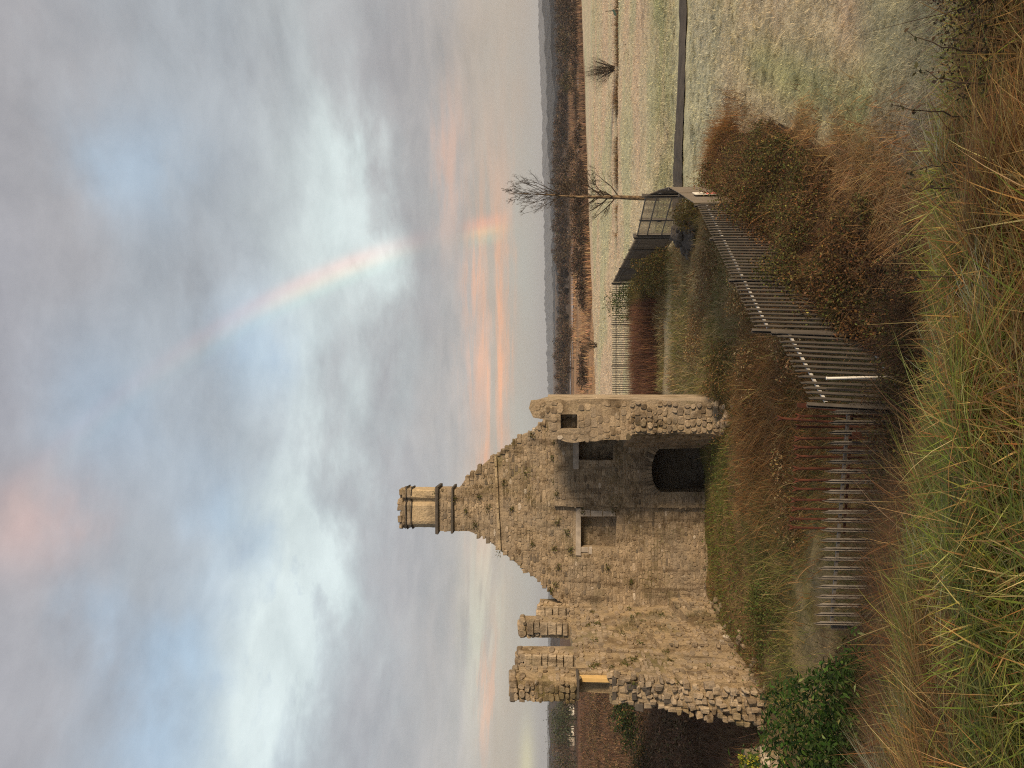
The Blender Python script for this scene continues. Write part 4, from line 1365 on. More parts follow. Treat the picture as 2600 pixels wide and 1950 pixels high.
# bits left at the end of the ditch, far right
def bent(pts, r_): return tube_data(pts, [r_] * len(pts), 6)
db = thing('pale_board', 'pale bent board lying at the end of the brown ditch', 'board', (33.6, 70.0, 0))
q = P(1583, 12, 70)
m = MB().add(beam_data(q + Vector((0.9, 0, -0.10)), q + Vector((0.1, 0, 0.14)), 0.5, 0.34, (0, 1, 0)))
link('board', m.mesh('board'), M['paleboard'], db)
link('bent_strip', MB().add(bent([q + Vector((0.15, -0.1, 0.0)), q + Vector((-0.2, -0.1, 0.1)), q + Vector((-0.45, -0.1, 0.42)), q + Vector((-0.4, -0.1, 0.62))], 0.03)).mesh('bent_strip'), M['paleboard'], db)
dp = thing('leaning_post', 'thin leaning post with a dark green sheet beside the brown ditch', 'post', (33.3, 70.0, 0))
q0, q1 = P(1537, 29, 70), P(1575, 24, 70)
link('post', MB().add(tube_data([q1 + Vector((0, 0, -0.5)), q0], [0.035, 0.03], 6)).mesh('post'), M['slate'], dp)
s_ = P(1560, 27, 69.9)
link('sheet', MB().add(beam_data(s_ + Vector((0.1, 0, 0.12)), s_ + Vector((-0.45, 0, -0.12)), 0.03, 0.2)).mesh('sheet'), M['darkgreen'], dp)

# far buildings on the left
def house(label, v0, v1, ya, yb, d, wall, roofc, flat=False):
    a, b = P(v1, ya, d), P(v0, yb, d)
    x0, x1 = min(a.x, b.x), max(a.x, b.x); zt = b.z
    t = thing('house', label, 'house', ((x0 + x1) / 2, d, 0))
    dep = max(3.0, (x1 - x0) * 0.8)
    he = zt if flat else zt - (x1 - x0) * 0.22
    link('wall', MB().add(box_data(x0, x1, d, d + dep, -0.2, he)).mesh('wall'), wall, t)
    if flat:
        link('roof', MB().add(box_data(x0 - 0.1, x1 + 0.1, d - 0.1, d + dep + 0.1, he + 0.003, he + 0.2)).mesh('roof'), roofc, t)
    else:
        v = [(x0 - .2, d - .2, he), (x1 + .2, d - .2, he), (x1 + .2, d + dep + .2, he), (x0 - .2, d + dep + .2, he), (x0 - .2, d + dep / 2, zt), (x1 + .2, d + dep / 2, zt)]
        link('roof', py_mesh('roof', v, [(0, 1, 5, 4), (2, 3, 4, 5), (1, 2, 5), (3, 0, 4), (0, 3, 2, 1)]), roofc, t)
    n = max(1, int((x1 - x0) / 1.6))
    for k in range(n):
        cx = x0 + (x1 - x0) * (k + 0.5) / n
        link('window', MB().add(box_data(cx - 0.35, cx + 0.35, d - 0.04, d - 0.005, he * 0.45, he * 0.45 + 1.0)).mesh('window'), M['steel_dark'], t)
house('grey flat-topped building rising above trees left of the battlements', 1397, 1470, 1735, 1772, 215, M['sheet'], M['slate'], True)
house('white cottage among the far trees, nearest the ruin', 1440, 1466, 1800, 1816, 205, M['white'], M['slate'])
house('long low white cottage between the dark evergreens', 1446, 1466, 1856, 1872, 210, M['white'], M['slate'])
house('pale stone cottage left of the dark evergreens', 1440, 1468, 1880, 1894, 205, M['lintel'], M['slate'])


# ------------------------------------------------------------------ tall grass on the bank in front
def fore_grass():
    parts = []
    GG = [(0.20, 0.235, 0.035), (0.28, 0.285, 0.055), (0.14, 0.19, 0.03), (0.36, 0.35, 0.12)]
    BB = [(0.42, 0.29, 0.10), (0.31, 0.175, 0.058), (0.26, 0.12, 0.038), (0.47, 0.35, 0.15), (0.21, 0.12, 0.042)]
    nt_ = 1500
    tx = RNG.uniform(-3.7, 3.5, nt_); ty = RNG.uniform(1.3, 4.2, nt_)
    kind = fbm(tx * 0.75 + 3, ty * 0.85, 71, 3)
    flow = fbm(tx * 0.45 + 11, ty * 0.45, 73, 2) * 9.0
    for i in range(nt_):
        n = int(RNG.integers(52, 100))
        r = RNG.normal(0, 0.06, (n, 2))
        x, y = tx[i] + r[:, 0], ty[i] + r[:, 1]
        big_ = RNG.random() < 0.25
        H = (RNG.uniform(0.20, 0.31) if big_ else RNG.uniform(0.11, 0.21)) * RNG.uniform(0.4, 1.2, n)
        az = flow[i] + RNG.normal(0, 0.55, n) + RNG.normal(0, 0.5)
        dk = RNG.uniform(0.6, 1.45)
        gfrac = np.clip((kind[i] - 0.36) * 5.0, 0.10, 0.86)
        if 0.45 < tx[i] < 1.6 and ty[i] > 2.5: gfrac *= 0.15
        g = RNG.random(n) < gfrac
        c = np.where(g[:, None], pal(n, GG, (3, 2.5, 2.5, 0.8)), pal(n, BB, (2, 3, 1.6, 1, 2.5)))
        if ty[i] > 2.7 and RNG.random() < 0.05: c = pal(n, [(0.32, 0.33, 0.21), (0.38, 0.36, 0.24), (0.26, 0.27, 0.13)])
        parts.append(blades(np.stack([x, y, gz(x, y) - 0.01], 1), H, RNG.uniform(0.0032, 0.0092, n), az, RNG.uniform(0.2, 1.0, n), RNG.uniform(0.5, 1.6, n), c * dk, 4))
    # thatch of short dead blades between
    n = 46000
    x, y = RNG.uniform(-3.9, 3.7, n), RNG.uniform(1.2, 4.6, n)
    kk = fbm(x * 0.75 + 3, y * 0.85, 71, 3)
    c = np.where((RNG.random(n) < np.clip((kk - 0.4) * 3, 0.05, 0.6))[:, None], pal(n, GG), pal(n, BB, (2, 3, 2, 1, 3)))
    parts.append(blades(np.stack([x, y, gz(x, y) - 0.005], 1), RNG.uniform(0.05, 0.16, n), RNG.uniform(0.005, 0.010, n), RNG.uniform(0, 6.283, n), RNG.uniform(0.4, 2.0, n), RNG.uniform(0, 1, n), c, 2))
    # a few seed stalks
    n = 60
    x, y = RNG.uniform(-3, 3, n), RNG.uniform(1.9, 3.6, n)
    parts.append(blades(np.stack([x, y, gz(x, y)], 1), RNG.uniform(0.25, 0.42, n), 0.003, RNG.uniform(0, 6.283, n), RNG.uniform(0.1, 0.6, n), RNG.uniform(0.0, 0.6, n), pal(n, [(0.45, 0.34, 0.16), (0.33, 0.22, 0.09)]), 4))
    tag(veg('bank_grass', cat(*[(v, f, c) for v, f, c in parts])), 'long green and straw-brown grass on the bank in the foreground', 'grass', kind='stuff')


fore_grass()


# ------------------------------------------------------------------ left slope of the bank: dead grass and brambles
def slope_scrub():
    parts = []
    n = 42000
    x = RNG.uniform(-9.5, 1.6, n); y = RNG.uniform(4.2, 14.6, n)
    k = fbm(x * 0.7, y * 0.7, 81, 3)
    ok = (k > 0.30)
    x, y, k = x[ok], y[ok], k[ok]; n = len(x)
    H = RNG.uniform(0.12, 0.45, n) * (0.6 + 0.8 * k)
    C = pal(n, [BROWN, RUSTY, STRAW, OLIVE, (0.09, 0.05, 0.022)], (3, 2, 0.8, 1.2, 3)) * np.where((y > 7.5) & (x < 0), 0.6, 0.85)[:, None]
    parts.append(blades(np.stack([x, y, gz(x, y) - 0.02], 1), H, RNG.uniform(0.004, 0.010, n), RNG.uniform(0, 6.283, n), RNG.uniform(0.1, 1.1, n), RNG.uniform(0.2, 1.5, n), C, 3))
    tag(veg('dead_grass', cat(*parts)), 'tangled brown dead grass on the slope below the bank', 'grass', kind='stuff')


slope_scrub()


def bush(name, label, cat_, ctr, rad, n, L, W, cols, wts=None, stems=40, stem_col=(0.05, 0.028, 0.016), flat=0.35, hollow=0.5, group=None, stem_len=1.15, jag=0.35, seed=0, stem_w=0.010, twigs=0):
    """leafy mass: leaf shell over an uneven mound, with arching stems"""
    cx, cy, cz = ctr; rx, ry, rz_ = rad
    t = thing(name, label, cat_, (cx, cy, cz), group)
    a = RNG.uniform(0, 2 * np.pi, n); ze = RNG.uniform(0.0, 1.0, n)
    rr = np.sqrt(1 - ze ** 2)
    lump = 1 + jag * (fbm(np.cos(a) * rr * 2.2 + 7 + seed, np.sin(a) * rr * 2.2 + ze * 3 + seed, 91 + seed, 3) - 0.5) * 2
    f = (hollow + (1 - hollow) * RNG.random(n) ** 0.5) * lump
    x = cx + np.cos(a) * rr * rx * f; y = cy + np.sin(a) * rr * ry * f; z = cz + ze * rz_ * f
    dens = fbm(x * 2.3, y * 2.3 + z * 2.9, 95 + seed, 3)
    ok = dens > 0.36
    x, y, z = x[ok], y[ok], z[ok]; n = len(x)
    veg('foliage', leaves(np.stack([x, y, z], 1), RNG.uniform(0.6, 1.3, n) * L, RNG.uniform(0.7, 1.2, n) * W, pal(n, cols, wts, 0.25), flat, 0.2), 'veg', t)['kind'] = 'stuff'
    if stems:
        m = stems
        a = RNG.uniform(0, 2 * np.pi, m); r = RNG.uniform(0, 0.75, m)
        px, py = cx + np.cos(a) * r * rx, cy + np.sin(a) * r * ry
        pz = np.full(m, cz - 0.05)
        H = rz_ * RNG.uniform(0.7, stem_len, m)
        C = pal(m, [stem_col], None, 0.25)
        dat = [blades(np.stack([px, py, pz], 1), H, stem_w, a + RNG.normal(0, 0.6, m), RNG.uniform(0.0, 0.45, m), RNG.uniform(0.0, 0.7, m), C, 5)]
        if twigs:
            a2 = RNG.uniform(0, 2 * np.pi, twigs); z2 = RNG.random(twigs); r2 = np.sqrt(RNG.random(twigs))
            dat.append(blades(np.stack([cx + np.cos(a2) * r2 * rx * (1 - 0.5 * z2), cy + np.sin(a2) * r2 * ry * (1 - 0.5 * z2), cz + z2 * rz_ * 0.8], 1),
                              RNG.uniform(0.15, 0.5, twigs) * rz_, stem_w * 0.5, a2, RNG.uniform(0.1, 1.2, twigs), RNG.uniform(0, 0.8, twigs), pal(twigs, [stem_col], None, 0.3), 3))
        veg('stems', cat(*dat), 'twig', t)['kind'] = 'stuff'
    return t


# bramble hedge hugging the near side of the palisade
def hedge():
    fa, fb = np.array(A0), np.array((7.6, 29.2)); L = np.linalg.norm(fb - fa); tdir = (fb - fa) / L; ndir = np.array([tdir[1], -tdir[0]])
    def Hs(s, t):
        h = np.interp(s, [0, 1.8, 3.6, 6.0, 9.0, 13.0, 16.0, 18.0], [0.12, 0.40, 0.85, 1.05, 1.20, 1.15, 0.9, 0.4])
        wd = np.interp(s, [0, 2, 5, 9, 14, 18], [1.9, 2.6, 3.0, 3.2, 2.6, 1.4]) * (0.8 + 0.45 * fbm(s * 0.7, s * 0, 104, 2))
        u = np.clip(t / wd, 0, 1)
        lump = 0.10 + 1.75 * fbm(s * 0.9 + 5, t * 0.9, 101, 4) * (0.7 + 0.6 * fbm(s * 2.6, t * 2.6, 103, 2))
        return h * np.clip(1 - u ** 1.5, 0, 1) * lump
    t_ = thing('bramble_thicket', 'dark green and brown bramble thicket heaped along the near side of the grey palisade', 'bramble', (4.0, 18.5, 0))
    # dark mound added inside the leaves to block light
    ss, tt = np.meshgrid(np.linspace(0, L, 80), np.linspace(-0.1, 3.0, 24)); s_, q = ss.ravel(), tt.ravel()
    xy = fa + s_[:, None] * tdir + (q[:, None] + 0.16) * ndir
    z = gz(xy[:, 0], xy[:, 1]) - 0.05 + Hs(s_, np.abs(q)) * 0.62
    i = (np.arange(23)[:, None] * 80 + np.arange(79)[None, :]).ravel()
    link('light_block_core', np_mesh('light_block_core', np.column_stack([xy, z]), np.stack([i, i + 1, i + 81, i + 80], 1), pal(len(z), [(0.040, 0.026, 0.012)], None, 0.3), True), M['twig'], t_)
    n = 62000
    s_ = RNG.uniform(0, L, n); q = RNG.uniform(0, 2.9, n)
    h = Hs(s_, q); ok = h > 0.10
    s_, q, h = s_[ok], q[ok], h[ok]
    xy = fa + s_[:, None] * tdir + (q[:, None] + 0.18) * ndir
    z = gz(xy[:, 0], xy[:, 1]) + h * (0.5 + 0.7 * RNG.random(len(h))) + 0.28 * RNG.random(len(h)) ** 4
    dn = fbm(xy[:, 0] * 2.0, xy[:, 1] * 2.0 + z * 2, 105, 3); ok = dn > 0.34
    xy, z, q, s_ = xy[ok], z[ok], q[ok], s_[ok]; n = len(z)
    mixn = fbm(xy[:, 0] * 0.8 + 9, xy[:, 1] * 0.8, 107, 3)
    green = RNG.random(n) < np.clip(0.25 + (mixn - 0.42) * 4 - q * 0.10, 0.06, 0.85)
    C = np.where(green[:, None], pal(n, [(0.065, 0.072, 0.020), (0.095, 0.095, 0.026), (0.12, 0.115, 0.032), (0.22, 0.20, 0.055)], (3, 3, 2, 0.4), 0.35), pal(n, [(0.13, 0.075, 0.030), (0.17, 0.095, 0.04), (0.09, 0.058, 0.026), RUSTY], (3, 2.5, 2, 1), 0.35))
    veg('leaves', leaves(np.column_stack([xy, z]), RNG.uniform(0.04, 0.085, n), RNG.uniform(0.03, 0.055, n), C, 0.3, 0.3), 'veg', t_)
    m = 9000
    s_ = RNG.uniform(0, L, m); q = RNG.uniform(0, 3.0, m); h = Hs(s_, q)
    xy = fa + s_[:, None] * tdir + (q[:, None] + 0.2) * ndir
    veg('stems', blades(np.column_stack([xy, gz(xy[:, 0], xy[:, 1]) + h * 0.5]), 0.3 + h * RNG.uniform(0.3, 1.1, m), RNG.uniform(0.006, 0.013, m), RNG.uniform(0, 6.283, m), RNG.uniform(0, 0.7, m),
                        RNG.uniform(0.2, 1.5, m), pal(m, [(0.17, 0.09, 0.04), (0.24, 0.15, 0.06), (0.09, 0.05, 0.03)], None, 0.25), 4), 'twig', t_)
    # dead grass apron on the field side
    m = 13000
    s_ = RNG.uniform(-1.5, 9.0, m); q = RNG.normal(2.5, 0.7, m) + np.interp(s_, [0, 3, 10], [0.1, 0.3, -0.2])
    xy = fa + s_[:, None] * tdir + q[:, None] * ndir
    k = fbm(xy[:, 0] * 0.9, xy[:, 1] * 0.9, 109, 3); ok = k > 0.38
    xy = xy[ok]; m = len(xy)
    tag(veg('dead_grass', blades(np.column_stack([xy, gz(xy[:, 0], xy[:, 1]) - 0.02]), RNG.uniform(0.2, 0.55, m), RNG.uniform(0.010, 0.020, m), RNG.uniform(0, 6.283, m), RNG.uniform(0.1, 0.9, m),
                                    RNG.uniform(0.3, 1.5, m), pal(m, [(0.36, 0.21, 0.09), (0.27, 0.13, 0.05), (0.46, 0.34, 0.17), (0.42, 0.27, 0.11)], (3, 1.5, 2, 3)), 4)), 'matted orange-brown dead grass between the brambles and the frosty field', 'grass', kind='stuff')


hedge()
# orange dead reeds at the far end of the thicket
n = 2600
x = RNG.normal(8.35, 0.5, n); y = RNG.normal(27.6, 0.9, n)
tg = thing('dead_reed_clump', 'orange-brown dead reed clump at the far right end of the bramble thicket', 'reeds', (8.35, 27.6, 0))
veg('blades', blades(np.stack([x, y, gz(x, y)], 1), RNG.uniform(0.5, 1.15, n), RNG.uniform(0.006, 0.013, n), RNG.uniform(0, 6.283, n), RNG.uniform(0, 0.35, n), RNG.uniform(0.05, 0.8, n),
                     pal(n, [(0.30, 0.145, 0.045), RUSTY, (0.24, 0.12, 0.04), BROWN], (3, 2, 2, 1)), 4), 'veg', tg)

# dark brambles round the low railing and down the slope
BR = [(0.045, 0.030, 0.014), (0.07, 0.042, 0.018), DARKG, (0.06, 0.06, 0.018), (0.13, 0.11, 0.03)]
spots = [((-1.1, 13.3, -0.2), (1.5, 1.0, 1.25), 'dark twiggy bramble in front of the rusty rails, right part'),
         ((-3.6, 13.8, -0.3), (1.8, 1.0, 1.15), 'dark twiggy bramble before the middle of the low pale railing'),
         ((-5.6, 14.4, -0.1), (1.3, 1.2, 1.15), 'bare dark bramble where the low pale railing ends'),
         ((0.9, 12.9, 0.0), (1.7, 0.9, 0.85), 'low dark bramble at the near end of the grey palisade'),
         ((-2.2, 12.3, 0.25), (1.7, 0.8, 0.95), 'dark tangled bramble lying before the row of rusty rails'),
         ((-4.6, 12.2, 0.35), (1.5, 0.8, 0.95), 'dark tangled bramble between the leafy shrub and the low pale railing'),
         ((-2.6, 10.6, 1.0), (2.6, 1.2, 0.55), 'low brown bramble on the slope below the grassy bank'),
         ((-5.2, 9.4, 1.6), (1.7, 1.2, 0.55), 'brown bramble on the left of the bank slope, under the leafy bush')]
for i, (c, r, lb) in enumerate(spots):
    bush('bramble_bush', lb, 'bramble', c, r, 3800, 0.055, 0.036, BR, (4, 4, 2, 2, 0.5), 220, (0.045, 0.027, 0.017), 0.3, 0.35, 'brambles round the low railing', 1.7, 0.45, i, 0.011, 520)

# leafy green bush, lower left
bush('leafy_shrub', 'dense glossy dark green leafy shrub at the left edge, left of the low railing', 'shrub', (-5.6, 11.6, 0.7), (1.95, 1.35, 2.35), 12500, 0.12, 0.045,
     [(0.022, 0.050, 0.008), (0.035, 0.075, 0.012), (0.06, 0.11, 0.02), (0.16, 0.20, 0.07)], (4, 4, 1.5, 0.25), 60, (0.05, 0.035, 0.015), 0.3, 0.45, None, 1.0, 0.4, 21)

# ivy over a low wall remnant
lw = thing('low_rubble_wall', 'low broken rubble wall under ivy at the left edge, before the tall side wall', 'wall', (-9.9, 20.6, 0))
for k in range(70):
    f = random.random(); x_ = -9.95 - f * 1.6; y_ = 21.0 - f * 1.1; z_ = random.uniform(0.0, 0.95 - 0.25 * f); s_ = random.uniform(0.10, 0.22)
    o = link('wall_stone', bev_box('wall_stone', -s_ * 1.2, s_ * 1.2, -0.2, 0.2, -s_ * 0.6, s_ * 0.6, 0.04, 0.03), M['stone'], lw)
    o.matrix_basis = Matrix.Translation((x_, y_ + random.uniform(-0.05, 0.05), z_)) @ Matrix.Rotation(0.55 + random.uniform(-0.15, 0.15), 4, 'Z') @ Matrix.Rotation(random.uniform(-.15, .15), 4, 'Y')
link('wall_core', MB().add(beam_data((-9.9, 21.1, 0.25), (-11.6, 19.95, 0.2), 0.30, 1.2)).mesh('wall_core'), M['mortar'], lw)
n = 2600
f = RNG.random(n); k = RNG.random(n)
x = -9.85 - f * 1.7; y = 20.85 - f * 1.15 - 0.18 + RNG.normal(0, 0.07, n); z = 0.1 + 1.15 * k
ok = (fbm(x * 2.2, z * 2.2, 121, 3) > 0.47); x, y, z = x[ok], y[ok], z[ok]; n = len(x)
iv = thing('ivy', 'yellow-green ivy hanging over the low broken wall at the left edge', 'ivy', (-10.0, 20.5, 0))
veg('leaves', leaves(np.stack([x, y, z], 1), RNG.uniform(0.06, 0.11, n), RNG.uniform(0.06, 0.10, n), pal(n, [(0.34, 0.32, 0.03), (0.19, 0.22, 0.03), (0.08, 0.11, 0.02)], (2, 2, 2)), 0.1, 0.9), 'veg', iv)
veg('vines', blades(np.stack([RNG.uniform(-11, -9.3, 30), RNG.uniform(19.9, 20.9, 30), np.zeros(30)], 1), RNG.uniform(0.6, 1.2, 30), 0.012, RNG.uniform(0, 6.28, 30), 0.1, 0.2, pal(30, [BROWN]), 4), 'twig', iv)


# ------------------------------------------------------------------ rough growth inside the fence
def rough_growth():
    n = 80000
    y = 13.5 + 40 * RNG.random(n) ** 1.15; x = RNG.uniform(-9.0, 9.0, n)
    ok = (x < fence_x(y) - 0.25) & ~((x < -0.4) & (y > 30.6)) & ~((x > -2.3) & (x < -0.4) & (y > 27.6))
    # keep the pale grass path and the frosted patch open
    ok &= ~((np.abs(y - (40.4 - 0.16 * (x - 7))) < 1.0) & (x > -2) & (RNG.random(n) < 0.85))
    ok &= ~((((x + 5.2) / 2.2) ** 2 + ((y - 18.6) / 1.4) ** 2 < 1) & (RNG.random(n) < 0.8))
    x, y = x[ok], y[ok]; n = len(x)
    k = fbm(x * 0.55, y * 0.55, 131, 4); k2 = fbm(x * 0.3 + 20, y * 0.3, 133, 3)
    H = RNG.uniform(0.15, 0.55, n) * (0.35 + 1.5 * k)
    H = np.where((y > 24) & (x < -0.6), H * 0.55, H)
    C = np.where((k2 > 0.50)[:, None], pal(n, [GREEN2, (0.17, 0.145, 0.05), (0.10, 0.12, 0.028), STRAW], (2, 3, 2, 1.5)), pal(n, [BROWN, RUSTY, STRAW, (0.17, 0.14, 0.05), (0.24, 0.14, 0.06)], (3, 1.5, 2.2, 1.5, 2)))
    moss = (x < -1.5) & (y > 25.5) & (RNG.random(n) < 0.75)
    C = np.where(moss[:, None], pal(n, [(0.13, 0.17, 0.03), (0.18, 0.20, 0.045), (0.10, 0.12, 0.03), (0.24, 0.17, 0.07)], (3, 2, 2, 1)), C)
    russ = (x > -2.0) & (y < 24) & (RNG.random(n) < 0.55)
    C = np.where(russ[:, None], pal(n, [(0.30, 0.16, 0.06), (0.24, 0.115, 0.04), (0.36, 0.23, 0.10), (0.17, 0.09, 0.04)], (3, 2, 2, 2)), C)
    mid = (x > -0.6) & (y > 25) & (RNG.random(n) < 0.5)
    C = np.where(mid[:, None], pal(n, [(0.40, 0.33, 0.18), (0.30, 0.25, 0.12), (0.22, 0.21, 0.08), (0.33, 0.22, 0.10)], (3, 2, 2, 1.5)), C)
    tag(veg('rough_grass', blades(np.stack([x, y, gz(x, y) - 0.02], 1), H, RNG.uniform(0.007, 0.016, n) * (0.7 + y / 40), RNG.uniform(0, 6.283, n), RNG.uniform(0.05, 0.7, n), RNG.uniform(0.1, 1.2, n), C, 3)),
        'rough olive and brown grass growing over the fenced ground', 'grass', kind='stuff')
    # broad-leaved weeds
    n = 30000
    y = 14.5 + 30 * RNG.random(n); x = RNG.uniform(-9, 8.5, n)
    k = fbm(x * 0.5 + 3, y * 0.5, 137, 4)
    zone = np.exp(-((x + 7.2) / 1.6) ** 2 - ((y - 23.5) / 3.5) ** 2) + np.exp(-((x + 4.5) / 3.5) ** 2 - ((y - 27.5) / 2.4) ** 2) * 0.7 + 0.5 * np.exp(-((x - 3.0) / 3.5) ** 2 - ((y - 26) / 7) ** 2)
    ok = (RNG.random(n) < zone * 1.2) & (k > 0.42) & (x < fence_x(y) - 0.4) & ~((x < -0.4) & (y > 30.6)) & ~((x > -2.3) & (x < -0.4) & (y > 27.6))
    x, y, k = x[ok], y[ok], k[ok]; n = len(x)
    z = gz(x, y) + RNG.random(n) ** 0.7 * (0.15 + 0.7 * np.clip(k - 0.4, 0, 1) * 2)
    C = np.where((x < -2)[:, None], pal(n, [(0.05, 0.085, 0.016), (0.085, 0.12, 0.025), OLIVE], (3, 2, 1.5)), pal(n, [(0.075, 0.085, 0.022), OLIVE, BROWN, (0.12, 0.12, 0.04)], (2, 2, 2, 1)))
    tag(veg('weeds', leaves(np.stack([x, y, z], 1), RNG.uniform(0.05, 0.11, n), RNG.uniform(0.03, 0.06, n), C, 0.4, 0.3)), 'low leafy green weeds about the foot of the ruin', 'weeds', kind='stuff')
    # red-brown dead stems before the far railing
    n = 17000
    x = RNG.uniform(-1.2, 6.6, n); y = RNG.uniform(44.5, 52.4, n); k = fbm(x * 0.5, y * 0.35, 141, 3)
    C = np.where((x > 5.0)[:, None], pal(n, [OLIVE, (0.10, 0.10, 0.03), BROWN], (2, 2, 1)), pal(n, [PURP, (0.14, 0.065, 0.042), (0.09, 0.05, 0.03), BROWN], (3, 2, 2, 1)))
    tt = thing('dead_stem_thicket', 'red-brown thicket of thin dead stems in front of the far dark railing', 'thicket', (3.0, 48.0, 0))
    veg('stalks', blades(np.stack([x, y, gz(x, y)], 1), RNG.uniform(0.7, 1.6, n) * (0.6 + 0.8 * k), RNG.uniform(0.012, 0.024, n), RNG.uniform(0, 6.283, n), RNG.uniform(0, 0.25, n), RNG.uniform(0, 0.4, n), C, 3), 'twig', tt)
    # olive scrub by the gate
    bush('olive_scrub', 'olive green scrub along the fence left of the gate', 'shrub', (6.2, 43.0, 0.0), (1.3, 4.2, 1.7), 7000, 0.12, 0.07, [OLIVE, (0.075, 0.075, 0.022), BROWN], (3, 2, 1), 200, (0.07, 0.05, 0.025), 0.3, 0.4, None, 1.2, 0.4, 31, 0.014, 200)
    bush('holly_bush', 'small bright green bush against the far dark railing', 'bush', (5.3, 51.8, 0.6), (1.6, 0.6, 1.9), 2600, 0.12, 0.07, [(0.06, 0.10, 0.02), (0.09, 0.13, 0.035), DARKG], (3, 2, 1), 20, (0.05, 0.04, 0.02), 0.3, 0.3, None, 1.1, 0.5, 33)
    bush('olive_scrub', 'yellow-olive tuft on top of the rubble heap by the gate', 'shrub', (7.1, 32.6, 0.2), (0.7, 1.5, 1.0), 2200, 0.10, 0.05, [OLIVE, (0.14, 0.12, 0.04), BROWN], (3, 2, 1), 60, (0.09, 0.06, 0.03), 0.3, 0.3, None, 1.2, 0.4, 35)
    bush('scrub_bush', 'brown and olive scrub just right of the broken wall end', 'shrub', (0.4, 27.2, -0.05), (1.5, 2.4, 0.8), 4200, 0.09, 0.05, [BROWN, OLIVE, (0.08, 0.075, 0.022)], (3, 3, 2), 120, (0.07, 0.045, 0.02), 0.3, 0.4, None, 1.3, 0.5, 37, 0.01, 160)
    # orange bracken before the right wall stub
    n = 9000
    x = RNG.normal(-1.0, 1.6, n); y = RNG.normal(21.5, 2.2, n)
    ok = (x < fence_x(y) - 0.5) & (y > 16); x, y = x[ok], y[ok]; n = len(x)
    tag(veg('bracken', blades(np.stack([x, y, gz(x, y)], 1), RNG.uniform(0.25, 0.75, n), RNG.uniform(0.008, 0.02, n), RNG.uniform(0, 6.283, n), RNG.uniform(0.1, 0.9, n), RNG.uniform(0.2, 1.4, n),
                              pal(n, [(0.22, 0.115, 0.04), RUSTY, (0.17, 0.095, 0.035), STRAW], (3, 2, 3, 1)), 4)), 'dead orange-brown bracken in front of the ruin', 'bracken', kind='stuff')


rough_growth()
for i, (c, r, lb) in enumerate([((0.9, 19.3, -0.1), (1.0, 1.5, 0.75), 'russet dead bramble clump just behind the middle of the grey palisade'),
                                ((2.7, 23.6, -0.1), (1.3, 2.0, 0.85), 'russet dead bramble clump behind the far part of the grey palisade'),
                                ((0.2, 23.2, -0.1), (1.3, 1.6, 0.7), 'tawny dead bramble clump before the foot of the right wall stub'),
                                ((4.4, 29.5, -0.1), (1.5, 2.2, 0.75), 'olive-brown bramble clump between the sheet fence and the rubble heap'),
                                ((2.2, 32.5, -0.1), (1.8, 2.4, 0.6), 'low tawny bramble clump in the middle of the fenced ground'),
                                ((-2.8, 20.2, -0.1), (1.6, 1.4, 0.55), 'russet bracken clump between the rusty rails and the fireplace arch'),
                                ((-6.6, 22.6, -0.1), (1.4, 1.8, 0.6), 'dark green nettle clump at the foot of the battlemented wall')]):
    g_ = i == 6
    bush('bramble_clump', lb, 'bramble', c, r, 3600, 0.075, 0.045, [(0.07, 0.11, 0.02), (0.10, 0.13, 0.03), OLIVE] if g_ else [(0.28, 0.15, 0.06), (0.36, 0.23, 0.10), (0.16, 0.095, 0.042), (0.20, 0.17, 0.06), (0.46, 0.36, 0.19)], None, 160,
         (0.13, 0.075, 0.035), 0.3, 0.3, 'brambles inside the fence', 1.5, 0.55, 61 + i, 0.010, 320)


